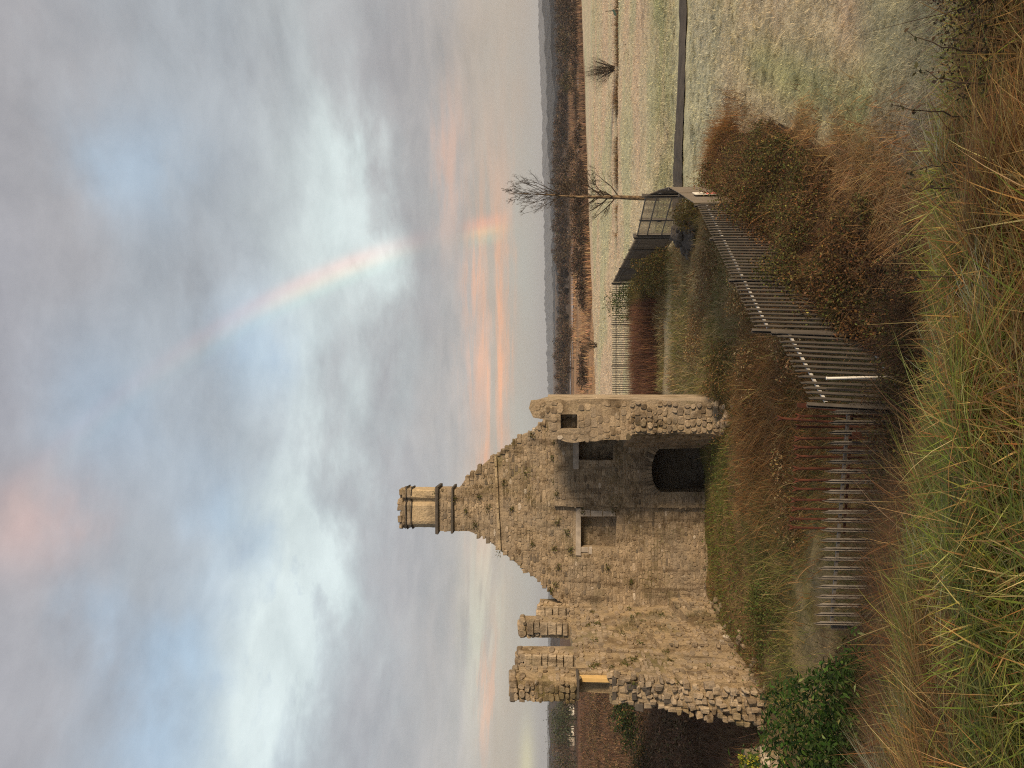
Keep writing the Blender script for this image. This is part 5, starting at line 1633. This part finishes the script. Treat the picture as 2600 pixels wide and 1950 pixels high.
# ------------------------------------------------------------------ frosted turf of the field
def turf():
    n = 120000
    y = 12.5 + 34 * RNG.random(n) ** 1.4; x = RNG.uniform(0.5, 1.0, n) * 0 + RNG.uniform(0, 1, n) * (y * 0.52 + 1.5)
    ok = (x > fence_x(y) + 2.0 - np.clip(y - 27, 0, 3) * 0.6) & ~((np.abs(y - 36.2) < 1.6) & (x > 8))
    x, y = x[ok], y[ok]; n = len(x)
    col = ground_color(x, y)
    frost = RNG.random(n)
    C = np.clip(col * RNG.normal(1.0, 0.25, (n, 1)) * np.where(frost > 0.8, 1.25, 0.92)[:, None], 0.02, 0.8)
    tag(veg('turf', blades(np.stack([x, y, gz(x, y) - 0.01], 1), RNG.uniform(0.03, 0.10, n), RNG.uniform(0.010, 0.022, n) * (y / 22), RNG.uniform(0, 6.283, n), RNG.uniform(0.2, 1.2, n), RNG.uniform(0, 1, n), C, 2)),
        'short frosted grass of the near field', 'grass', kind='stuff')
    n = 60000
    y = 40 + 75 * RNG.random(n) ** 1.3; x = RNG.uniform(-0.1, 1, n) * (y * 0.52 + 2)
    ok = (x > np.where(y < 54, fence_x(np.minimum(y, 53)) + 0.3, -6)); x, y = x[ok], y[ok]; n = len(x)
    col = ground_color(x, y)
    C = np.clip(col * RNG.normal(0.95, 0.28, (n, 1)), 0.02, 0.8)
    tag(veg('turf', blades(np.stack([x, y, gz(x, y) - 0.01], 1), RNG.uniform(0.04, 0.14, n), RNG.uniform(0.03, 0.06, n) * (y / 50), RNG.uniform(0, 6.283, n), RNG.uniform(0.2, 1.0, n), RNG.uniform(0, 0.6, n), C, 1)),
        'frosted tufts of the far field', 'grass', kind='stuff')

    # tussocks
    nt_ = 3200
    ty = 13.0 + 30 * RNG.random(nt_) ** 1.3; tx = RNG.random(nt_) * (ty * 0.52 + 1.5)
    ok = (tx > fence_x(ty) + 2.4 - np.clip(ty - 27, 0, 3) * 0.6) & ~((np.abs(ty - 36.4) < 2.0) & (tx > 8)); tx, ty = tx[ok], ty[ok]
    m = 13; x = np.repeat(tx, m) + RNG.normal(0, 0.07, len(tx) * m); y = np.repeat(ty, m) + RNG.normal(0, 0.07, len(tx) * m); n = len(x)
    C = np.clip(ground_color(x, y) * np.repeat(RNG.choice([0.5, 0.7, 1.15, 1.3], len(tx)), m)[:, None] * RNG.normal(1, 0.12, (n, 1)), 0.02, 0.8)
    tag(veg('turf', blades(np.stack([x, y, gz(x, y) - 0.01], 1), RNG.uniform(0.08, 0.20, n), RNG.uniform(0.008, 0.016, n) * (y / 20), RNG.uniform(0, 6.283, n), RNG.uniform(0.2, 1.2, n), RNG.uniform(0, 1, n), C, 2)),
        'frosted tussocks dotted over the near field', 'grass', kind='stuff')
    # frosted grass down the right-hand face of the bank
    n = 26000
    y = RNG.uniform(5.0, 13.5, n); x = RNG.uniform(0.3, 7.5, n)
    ok = x > np.interp(y, [5, 10, 13.5], [0.4, 1.2, 2.2]); x, y = x[ok], y[ok]; n = len(x)
    tag(veg('turf', blades(np.stack([x, y, gz(x, y) - 0.01], 1), RNG.uniform(0.05, 0.20, n), RNG.uniform(0.006, 0.014, n), RNG.uniform(0, 6.283, n), RNG.uniform(0.2, 1.2, n), RNG.uniform(0, 1, n),
                           pal(n, [(0.44, 0.42, 0.30), (0.36, 0.36, 0.22), (0.48, 0.41, 0.29), (0.26, 0.27, 0.13)], (3, 2, 2, 1)), 2)), 'pale frosted grass on the right-hand face of the bank', 'grass', kind='stuff')


turf()


# ------------------------------------------------------------------ bare trees
MINR = [0.0075]


def grow(mb, p, d, L, r, lvl, rnd, spread=0.6, n_side=5, up_=0.25, kids=(4, 7), segs=5, start=0.25):
    pts = [Vector(p)]; dirs = []
    d = Vector(d).normalized(); step = L / segs
    for i in range(segs):
        d = (d + Vector((rnd.uniform(-1, 1), rnd.uniform(-1, 1), rnd.uniform(-0.6, 0.9))) * 0.16 + Vector((0, 0, up_ * 0.18))).normalized()
        dirs.append(d.copy()); pts.append(pts[-1] + d * step)
    rads = [r * (1 - 0.85 * i / segs) for i in range(segs + 1)]
    mb[0 if lvl < 2 else 1].add(tube_data(pts, rads, n_side if lvl == 0 else (4 if lvl == 1 else 3), cap=False))
    if lvl >= 3: return
    for k in range(rnd.randint(*kids)):
        f = rnd.uniform(start, 0.98) * segs; i = min(int(f), segs - 1)
        q = pts[i].lerp(pts[i + 1], f - i)
        a = rnd.uniform(0, 2 * math.pi)
        side = dirs[i].cross(Vector((math.cos(a), math.sin(a), 0.3))).normalized()
        nd = (dirs[i] * (1 - spread * 0.4) + side * spread).normalized()
        grow(mb, q, nd, L * rnd.uniform(0.28, 0.5) * (1 - 0.35 * f / segs), max(rads[i] * 0.55, MINR[0]), lvl + 1, rnd, spread, n_side, up_, kids, 4, 0.2)


def bark_mat(name, c0, c1):
    m, nt, out = new_mat(name); p = pos(nt); x, y, z = sep(nt, p)
    n = noise(nt, comb(nt, x * 3, y * 3, z * 1.2), 3.0, 5.0, 0.7)
    principled(nt, out, mix(nt, n.smooth(0.4, 0.65), c0, c1), 0.9, 0.15, bump=n, bdist=0.02)
    return m


M['bark'] = bark_mat('pale_patchy_bark', (0.06, 0.042, 0.028), (0.24, 0.17, 0.10))
M['dark_bark'] = bark_mat('dark_bark', (0.035, 0.026, 0.018), (0.065, 0.048, 0.033))


def birch():
    rnd = random.Random(5)
    b = Vector((10.8, 45.0, hz(10.8, 45.0)))
    t = thing('bare_tree', 'slender leafless tree with pale patchy trunk standing behind the gate', 'tree', b)
    path = [(0, 0, -0.2), (0.0, 0, 1.0), (0.06, 0, 2.2), (0.10, 0.05, 3.4), (0.10, 0, 4.6), (0.18, 0, 5.6), (0.27, 0, 6.5), (0.33, 0, 7.6), (0.38, 0, 8.75)]
    rad = [0.15, 0.135, 0.115, 0.095, 0.078, 0.06, 0.042, 0.022, 0.006]
    link('trunk', MB().add(tube_data([b + Vector(p) for p in path], rad, 9)).mesh('trunk', True), M['bark'], t)
    mb = (MB(), MB())
    def at(z):
        for i in range(len(path) - 1):
            if path[i][2] <= z <= path[i + 1][2]:
                return b + Vector(path[i]).lerp(Vector(path[i + 1]), (z - path[i][2]) / (path[i + 1][2] - path[i][2]))
        return b + Vector(path[-1])
    for z0, az_, L, el, r in [(2.3, 10, 2.0, 25, .035), (2.5, 195, 1.9, 30, .035), (2.7, 40, 2.1, 45, .04), (2.9, 170, 2.0, 42, .04), (3.1, 330, 1.7, 40, .03), (3.2, 0, 2.2, 55, .04), (3.4, 215, 2.0, 50, .035),
                              (2.6, 280, 1.5, 35, .03), (3.6, 150, 1.8, 55, .03), (3.7, 30, 1.6, 60, .03), (4.1, 120, 1.2, 50, .02), (4.4, 350, 1.3, 60, .022), (4.7, 200, 1.1, 55, .02), (5.0, 20, 1.2, 60, .02),
                              (5.4, 0, 2.2, 60, .03), (5.6, 170, 1.8, 60, .026), (5.7, 300, 1.5, 55, .024), (5.9, 15, 2.1, 65, .026), (6.1, 190, 1.7, 60, .022), (6.3, 340, 1.6, 62, .022), (6.5, 160, 1.5, 62, .02),
                              (6.8, 20, 1.5, 65, .018), (7.0, 200, 1.2, 62, .016), (7.3, 90, 1.1, 65, .014), (7.5, 350, 1.0, 65, .012), (7.8, 180, 0.8, 65, .010), (8.1, 10, 0.7, 70, .008)]:
        a, e = R(az_), R(el)
        grow(mb, at(z0), (math.cos(a) * math.cos(e), math.sin(a) * math.cos(e) * 0.8, math.sin(e)), L * 1.28, r * 1.1, 1, rnd, 0.62, 5, 0.25, (8, 12), 6, 0.12)
    link('branches', mb[0].mesh('branches'), M['dark_bark'], t)
    link('twigs', mb[1].mesh('twigs'), M['dark_bark'], t)


birch()


def fan_shrub(name, label, loc, Hh, Wd, stems, seed, mat='dark_bark', group=None, thick=0.022, kids=(3, 6)):
    rnd = random.Random(seed)
    b = Vector((loc[0], loc[1], hz(*loc) - 0.05))
    t = thing(name, label, 'shrub' if 'shrub' in name else 'tree', b, group)
    mb = (MB(), MB())
    for k in range(stems):
        a = rnd.uniform(0, 2 * math.pi); sp = abs(rnd.gauss(0, 0.55))
        d = Vector((math.cos(a) * sp * Wd / Hh, math.sin(a) * sp * Wd / Hh, 1.0))
        grow(mb, b + Vector((rnd.uniform(-.25, .25), rnd.uniform(-.25, .25), 0)), d, Hh * rnd.uniform(0.65, 1.02), thick * rnd.uniform(0.6, 1.3), 1, rnd, 0.38, 5, 0.2, kids, 5, 0.25)
    link('stems', mb[0].mesh('stems'), M[mat], t)
    link('twigs', mb[1].mesh('twigs'), M[mat], t)
    return t


MINR[0] = 0.004
fan_shrub('bare_shrub', 'rounded leafless shrub standing alone by the brown ditch in the field', (30.6, 75.0), 2.9, 3.4, 44, 11, thick=0.03, kids=(5, 8))
fan_shrub('bare_shrub', 'tiny leafless bush at the field edge just right of the ruin', (5.2, 104.0), 2.9, 2.6, 22, 13, thick=0.04)

# brown tussocks along the ditch
n = 5200
x = RNG.uniform(14, 36, n); y = 73 - 0.02 * (x - 20) + RNG.normal(0, 0.45, n); k = fbm(x * 0.45, y * 0.2, 151, 3)
ok = (k > np.where(x > 30, 0.32, 0.48)); x, y, k = x[ok], y[ok], k[ok]; n = len(x)
tag(veg('ditch_rushes', blades(np.stack([x, y, gz(x, y)], 1), RNG.uniform(0.25, 0.8, n) * (0.5 + k), RNG.uniform(0.02, 0.05, n), RNG.uniform(0, 6.283, n), RNG.uniform(0, .5, n), RNG.uniform(0, .8, n), pal(n, [BROWN, (0.11, 0.075, 0.04), RUSTY, STRAW], (3, 3, 1, 1)), 2)),
    'brown rushes along the ditch across the field', 'rushes', kind='stuff')


# ------------------------------------------------------------------ reeds, scrub and woods beyond the field
def crown(n, rx, ry, rz_, zc, cols, wts, size, seed, up_=True):
    """loose crown of small twig-and-leaf tufts spread through a volume"""
    k = max(6, int(n / 60))
    ca = RNG.normal(0, 0.5, (k, 3)); ca /= np.maximum(1, np.linalg.norm(ca, axis=1) * 1.05)[:, None]
    i = RNG.integers(0, k, n)
    p = ca[i] + RNG.normal(0, 0.20, (n, 3))
    p = p * np.array([rx, ry, rz_]); p[:, 2] += zc
    C = pal(n, cols, wts, 0.25)
    return leaves(p, size * RNG.uniform(0.6, 1.4, n), size * (0.30 if up_ else 0.55) * RNG.uniform(0.6, 1.3, n), C, 0.0)


def far_scrub():
    parts = []
    n = 22000
    x = RNG.uniform(-12, 100, n); e = 108 + 0.62 * np.clip(x, 0, 200); y = e + 1 + 85 * RNG.random(n) ** 1.6
    k = fbm(x * 0.035, y * 0.06, 161, 3); ok = k > 0.40; x, y = x[ok], y[ok]; n = len(x)
    parts.append(blades(np.stack([x, y, gz(x, y) - 0.05], 1), RNG.uniform(0.6, 1.5, n), RNG.uniform(0.08, 0.20, n), RNG.uniform(0, 6.283, n), RNG.uniform(0, .3, n), RNG.uniform(0, .4, n),
                        np.where((x > 26)[:, None], pal(n, [(0.22, 0.14, 0.085), (0.28, 0.18, 0.11), (0.14, 0.09, 0.06)], None), pal(n, [(0.36, 0.22, 0.125), (0.42, 0.28, 0.16), (0.28, 0.17, 0.10), (0.33, 0.22, 0.13)], (3, 2, 2, 1))), 2))
    tag(veg('reed_bed', cat(*parts)), 'orange reed bed beyond the frosty field', 'reeds', kind='stuff')
    # dark scrub line along the field edge
    parts = []
    for (x0, x1, off, hh, m) in ((13, 36, 2, 2.6, 34), (36, 47, 3, 1.8, 12), (47, 62, 12, 1.8, 10), (20, 34, 10, 3.0, 14), (66, 92, 6, 2.6, 26), (-2, 9, 18, 2.0, 8)):
        for q in range(m):
            x_ = RNG.uniform(x0, x1); y_ = 108 + 0.62 * max(x_, 0) + off + RNG.uniform(0, 7); h_ = hh * RNG.uniform(0.6, 1.15)
            v, f, c = crown(150, 1.9, 1.6, h_ * 0.5, h_ * 0.5, [(0.055, 0.036, 0.024), (0.085, 0.052, 0.032), (0.05, 0.045, 0.024)], (3, 2, 1), 0.55, 0)
            v = v + np.array([x_, y_, 0.0]); parts.append((v, f, c))
    tag(veg('marsh_scrub', cat(*parts), 'twig'), 'dark scrub along the far edge of the field', 'scrub', kind='stuff')
    # woodland mass
    parts = []
    for q in range(560):
        px = RNG.uniform(-60, 1000); d = RNG.uniform(255, 400)
        top = np.interp(px, [-60, 0, 150, 250, 330, 420, 520, 640, 720, 800, 900, 1010], [1408, 1410, 1414, 1416, 1404, 1396, 1402, 1405, 1420, 1420, 1408, 1412]) + RNG.uniform(-3, 14)
        h_ = CAM_Z + (1399 - top) / F_PX * d
        if h_ < 1.5: continue
        x_ = (975 - px) / F_PX * d
        v, f, c = crown(300, h_ * 0.42, h_ * 0.4, h_ * 0.48, h_ * 0.5, [(0.075, 0.050, 0.036), (0.105, 0.068, 0.048), (0.055, 0.046, 0.034), (0.05, 0.052, 0.03)], (3, 2, 2, 0.7), 0.75, 0)
        parts.append((v + np.array([x_, d, 0.0]), f, c * RNG.uniform(0.5, 1.6)))
    tag(veg('woodland', cat(*parts), 'twig'), 'brown leafless wood beyond the reed bed', 'woodland', kind='stuff')


far_scrub()


def far_tree(name, label, px, d, top, rx, cols, n=900, size=0.5, trunk=0.3, zlow=0.12, group=None):
    h_ = CAM_Z + (1399 - top) / F_PX * d; x_ = (975 - px) / F_PX * d
    t = thing(name, label, 'tree', (x_, d, 0), group)
    v, f, c = crown(n, rx, rx * 0.9, h_ * (0.52 - zlow / 2), h_ * (0.52 + zlow / 2), cols, None, size, 0)
    veg('crown', (v + np.array([x_, d, 0]), f, c), 'twig', t)
    m = MB().add(tube_data([(x_, d, -0.3), (x_ + 0.1, d, h_ * 0.4), (x_, d, h_ * 0.8)], [trunk * 0.6, trunk * 0.4, trunk * 0.1], 6))
    rnd = random.Random(int(px * 7 + d))
    for k in range(7):
        a = rnd.uniform(0, 6.28); z_ = h_ * rnd.uniform(0.2, 0.6)
        m.add(tube_data([(x_, d, z_), (x_ + math.cos(a) * rx * 0.6, d + math.sin(a) * rx * 0.5, z_ + h_ * 0.28)], [trunk * 0.22, trunk * 0.05], 4, False))
    link('trunk', m.mesh('trunk'), M['dark_bark'], t)


BRN = [(0.085, 0.058, 0.036), (0.11, 0.075, 0.045), (0.06, 0.045, 0.028)]
EVG = [(0.035, 0.050, 0.022), (0.050, 0.068, 0.032), (0.025, 0.036, 0.018)]
OLV = [(0.075, 0.066, 0.030), (0.095, 0.080, 0.038), (0.055, 0.048, 0.026)]
far_tree('bare_tree', 'dark bushy tree between pale water gleams, right of the lone field shrub', 205, 172, 1428, 2.6, OLV, 1100, 0.45)
far_tree('bare_tree', 'wide brown tree at the marsh edge above the ditch end', 105, 175, 1416, 4.2, BRN + OLV, 1500, 0.5)
far_tree('bare_tree', 'spreading brown tree near the right edge beyond the field', 30, 180, 1412, 4.4, BRN, 1500, 0.5)
far_tree('bare_tree', 'low brown tree beyond the field, behind the slender bare tree', 470, 150, 1425, 4.0, BRN, 1300, 0.5)
far_tree('bare_tree', 'round brown tree on the marsh, right of the slender bare tree', 395, 165, 1432, 3.4, BRN, 1000, 0.5)
far_tree('bare_tree', 'low rounded brown tree beyond the reed bed, left of the slender bare tree', 625, 215, 1430, 4.0, BRN, 900, 0.6)
far_tree('bare_tree', 'grey-brown tree behind the reed bed, nearest the ruin', 935, 210, 1424, 5.0, BRN, 1100, 0.6)
far_tree('bare_tree', 'grey-brown tree behind the reed bed above the far railing', 850, 205, 1430, 4.0, BRN, 900, 0.6)
for px, d, top, rx, cl, lb in ((1785, 190, 1414, 3.2, EVG, 'dark evergreen beside the grey flat-topped building'), (1825, 185, 1396, 3.0, EVG + OLV, 'tall evergreen between the two nearer white cottages'),
                               (1845, 175, 1392, 3.6, EVG, 'tallest dark evergreen left of the battlements'), (1868, 195, 1400, 3.0, EVG, 'evergreen behind the long low cottage'),
                               (1905, 190, 1402, 3.6, BRN, 'grey-brown bare tree left of the dark evergreens'), (1932, 180, 1386, 3.6, EVG + BRN, 'mixed dark tree at the extreme left edge'),
                               (1765, 180, 1428, 2.6, BRN, 'low brown tree just left of the battlement end')):
    far_tree('evergreen_tree' if cl is EVG else 'mixed_tree', lb, px, d, top, rx, cl, 1300, 0.5, zlow=0.0)
# brown heath scrub and a green thicket left of the ruin
n = 34000
y = 40 + 115 * RNG.random(n) ** 1.5; x = -y * RNG.uniform(0.36, 0.56, n)
y[:12000] = RNG.uniform(23.0, 48.0, 12000); x[:12000] = -y[:12000] * RNG.uniform(0.40, 0.58, 12000)
x[:12000] = np.where(x[:12000] > -10.3, x[:12000] - 2.5, x[:12000])
k = fbm(x * 0.2, y * 0.12, 171, 3)
hp_ = []
for q in range(150):
    yq = 30 + 120 * RNG.random() ** 1.5; xq = -yq * RNG.uniform(0.37, 0.55); hq = RNG.uniform(0.5, 1.5)
    v, f, c = crown(160, hq * 1.4, hq * 1.2, hq * 0.5, hq * 0.45, [(0.10, 0.062, 0.036), (0.15, 0.09, 0.05), (0.075, 0.06, 0.028)], None, 0.16 + yq * 0.0015, 0)
    hp_.append((v + np.array([xq, yq, 0.0]), f, c * RNG.uniform(0.6, 1.5)))
tag(veg('scrub_bushes', cat(*hp_), 'twig'), 'low brown bushes scattered over the heath left of the ruin', 'scrub', kind='stuff')
tag(veg('heath_scrub', blades(np.stack([x, y, gz(x, y) - 0.05], 1), RNG.uniform(0.3, 1.0, n) * (0.4 + 1.2 * k), RNG.uniform(0.03, 0.07, n) * np.clip(y / 60, 0.45, 3), RNG.uniform(0, 6.283, n), RNG.uniform(0, .6, n), RNG.uniform(0, .8, n),
                              pal(n, [(0.12, 0.068, 0.040), (0.16, 0.09, 0.05), (0.08, 0.05, 0.03), (0.17, 0.11, 0.06)], (3, 2, 2, 1)), 2)), 'brown heath and dead scrub left of the ruin', 'scrub', kind='stuff')
bush('gorse_bush', 'dark green gorse bush seen past the broken end of the side wall', 'bush', (-21.5, 52.0, 0.0), (3.0, 2.5, 2.2), 7000, 0.22, 0.10, [(0.035, 0.058, 0.012), (0.055, 0.08, 0.02), (0.03, 0.035, 0.012), BROWN], (3, 2, 2, 0.6), 40, (0.04, 0.03, 0.015), 0.2, 0.4, None, 1.0, 0.45, 41)
bush('gorse_bush', 'dark brown-green gorse bush nearer the left edge', 'bush', (-23.0, 46.0, 0.0), (2.4, 2.2, 1.5), 4500, 0.2, 0.09, [(0.04, 0.05, 0.014), (0.07, 0.06, 0.022), BROWN], (2, 2, 2), 40, (0.04, 0.03, 0.015), 0.2, 0.4, None, 1.0, 0.45, 43)


# ------------------------------------------------------------------ bramble sprigs along the bank edge, right
def sprig(label, px, vb, vt, d, lean, seed, n=9):
    rnd = random.Random(seed)
    b, tpt = P(vb, px, d), P(vt, px + lean, d)
    t = thing('bramble_sprig', label, 'bramble', b, 'bramble sprigs along the bank edge')
    pts = [b.lerp(tpt, k / 6) + Vector((rnd.uniform(-.01, .01), rnd.uniform(-.01, .01), 0)) for k in range(7)]
    link('stem', MB().add(tube_data([b + Vector((0, 0.05, -0.35))] + pts, [0.004] + [0.0035 - 0.0004 * k for k in range(7)], 5)).mesh('stem'), M['dark_bark'], t)
    q = np.array([tuple(pts[rnd.randint(1, 6)] + Vector((rnd.uniform(-.012, .012), rnd.uniform(-.012, .012), rnd.uniform(-.01, .01)))) for _ in range(n)])
    veg('leaves', leaves(q, RNG.uniform(0.014, 0.030, n), RNG.uniform(0.009, 0.018, n), pal(n, [(0.075, 0.048, 0.03), (0.10, 0.07, 0.04), (0.06, 0.06, 0.025)]), 0.1, 0.2), 'veg', t)


sprig('dead bramble sprig tallest in the middle of the bank edge', 290, 2420, 2262, 3.2, -18, 1, 16)
sprig('dead bramble sprig beside the rust-coloured grass at the bank edge', 415, 2400, 2300, 3.2, 25, 2, 12)
sprig('dead bramble sprig low at the bank edge, left of the rust-coloured grass', 475, 2390, 2290, 3.2, 8, 3, 9)
sprig('thin bramble sprig on the bank edge, leftmost of the sprigs', 700, 2360, 2290, 3.2, 12, 4, 6)
sprig('bramble sprig on the bank edge near the right corner', 210, 2430, 2330, 3.0, -30, 5, 14)
sprig('long bare bramble shoot on the bank edge near the right corner', 130, 2440, 2300, 3.0, -50, 6, 6)
bush('bramble_bush', 'dark leafless bramble tangle at the right end of the bank edge', 'bramble', (1.62, 3.05, 4.5), (0.60, 0.26, 0.26), 1500, 0.017, 0.011, [(0.035, 0.024, 0.014), (0.05, 0.035, 0.02), (0.03, 0.032, 0.012)], None, 110, (0.05, 0.03, 0.022), 0.2, 0.2, None, 1.5, 0.4, 51, 0.004, 220)


# ------------------------------------------------------------------ morning haze
hzm = bpy.data.materials.new('haze'); hzm.use_nodes = True
nt = hzm.node_tree; nt.nodes.clear()
out = nt.nodes.new('ShaderNodeOutputMaterial'); pv = nt.nodes.new('ShaderNodeVolumePrincipled')
pv.inputs['Color'].default_value = (0.80, 0.83, 0.90, 1); pv.inputs['Density'].default_value = 0.00022
pv.inputs['Anisotropy'].default_value = 0.2
nt.links.new(pv.outputs[0], out.inputs['Volume'])
tag(link('haze', MB().add(box_data(-4200, 4200, -600, 6300, -4, 76)).mesh('haze'), hzm), 'thin pale morning haze over the whole landscape', 'haze', kind='stuff')
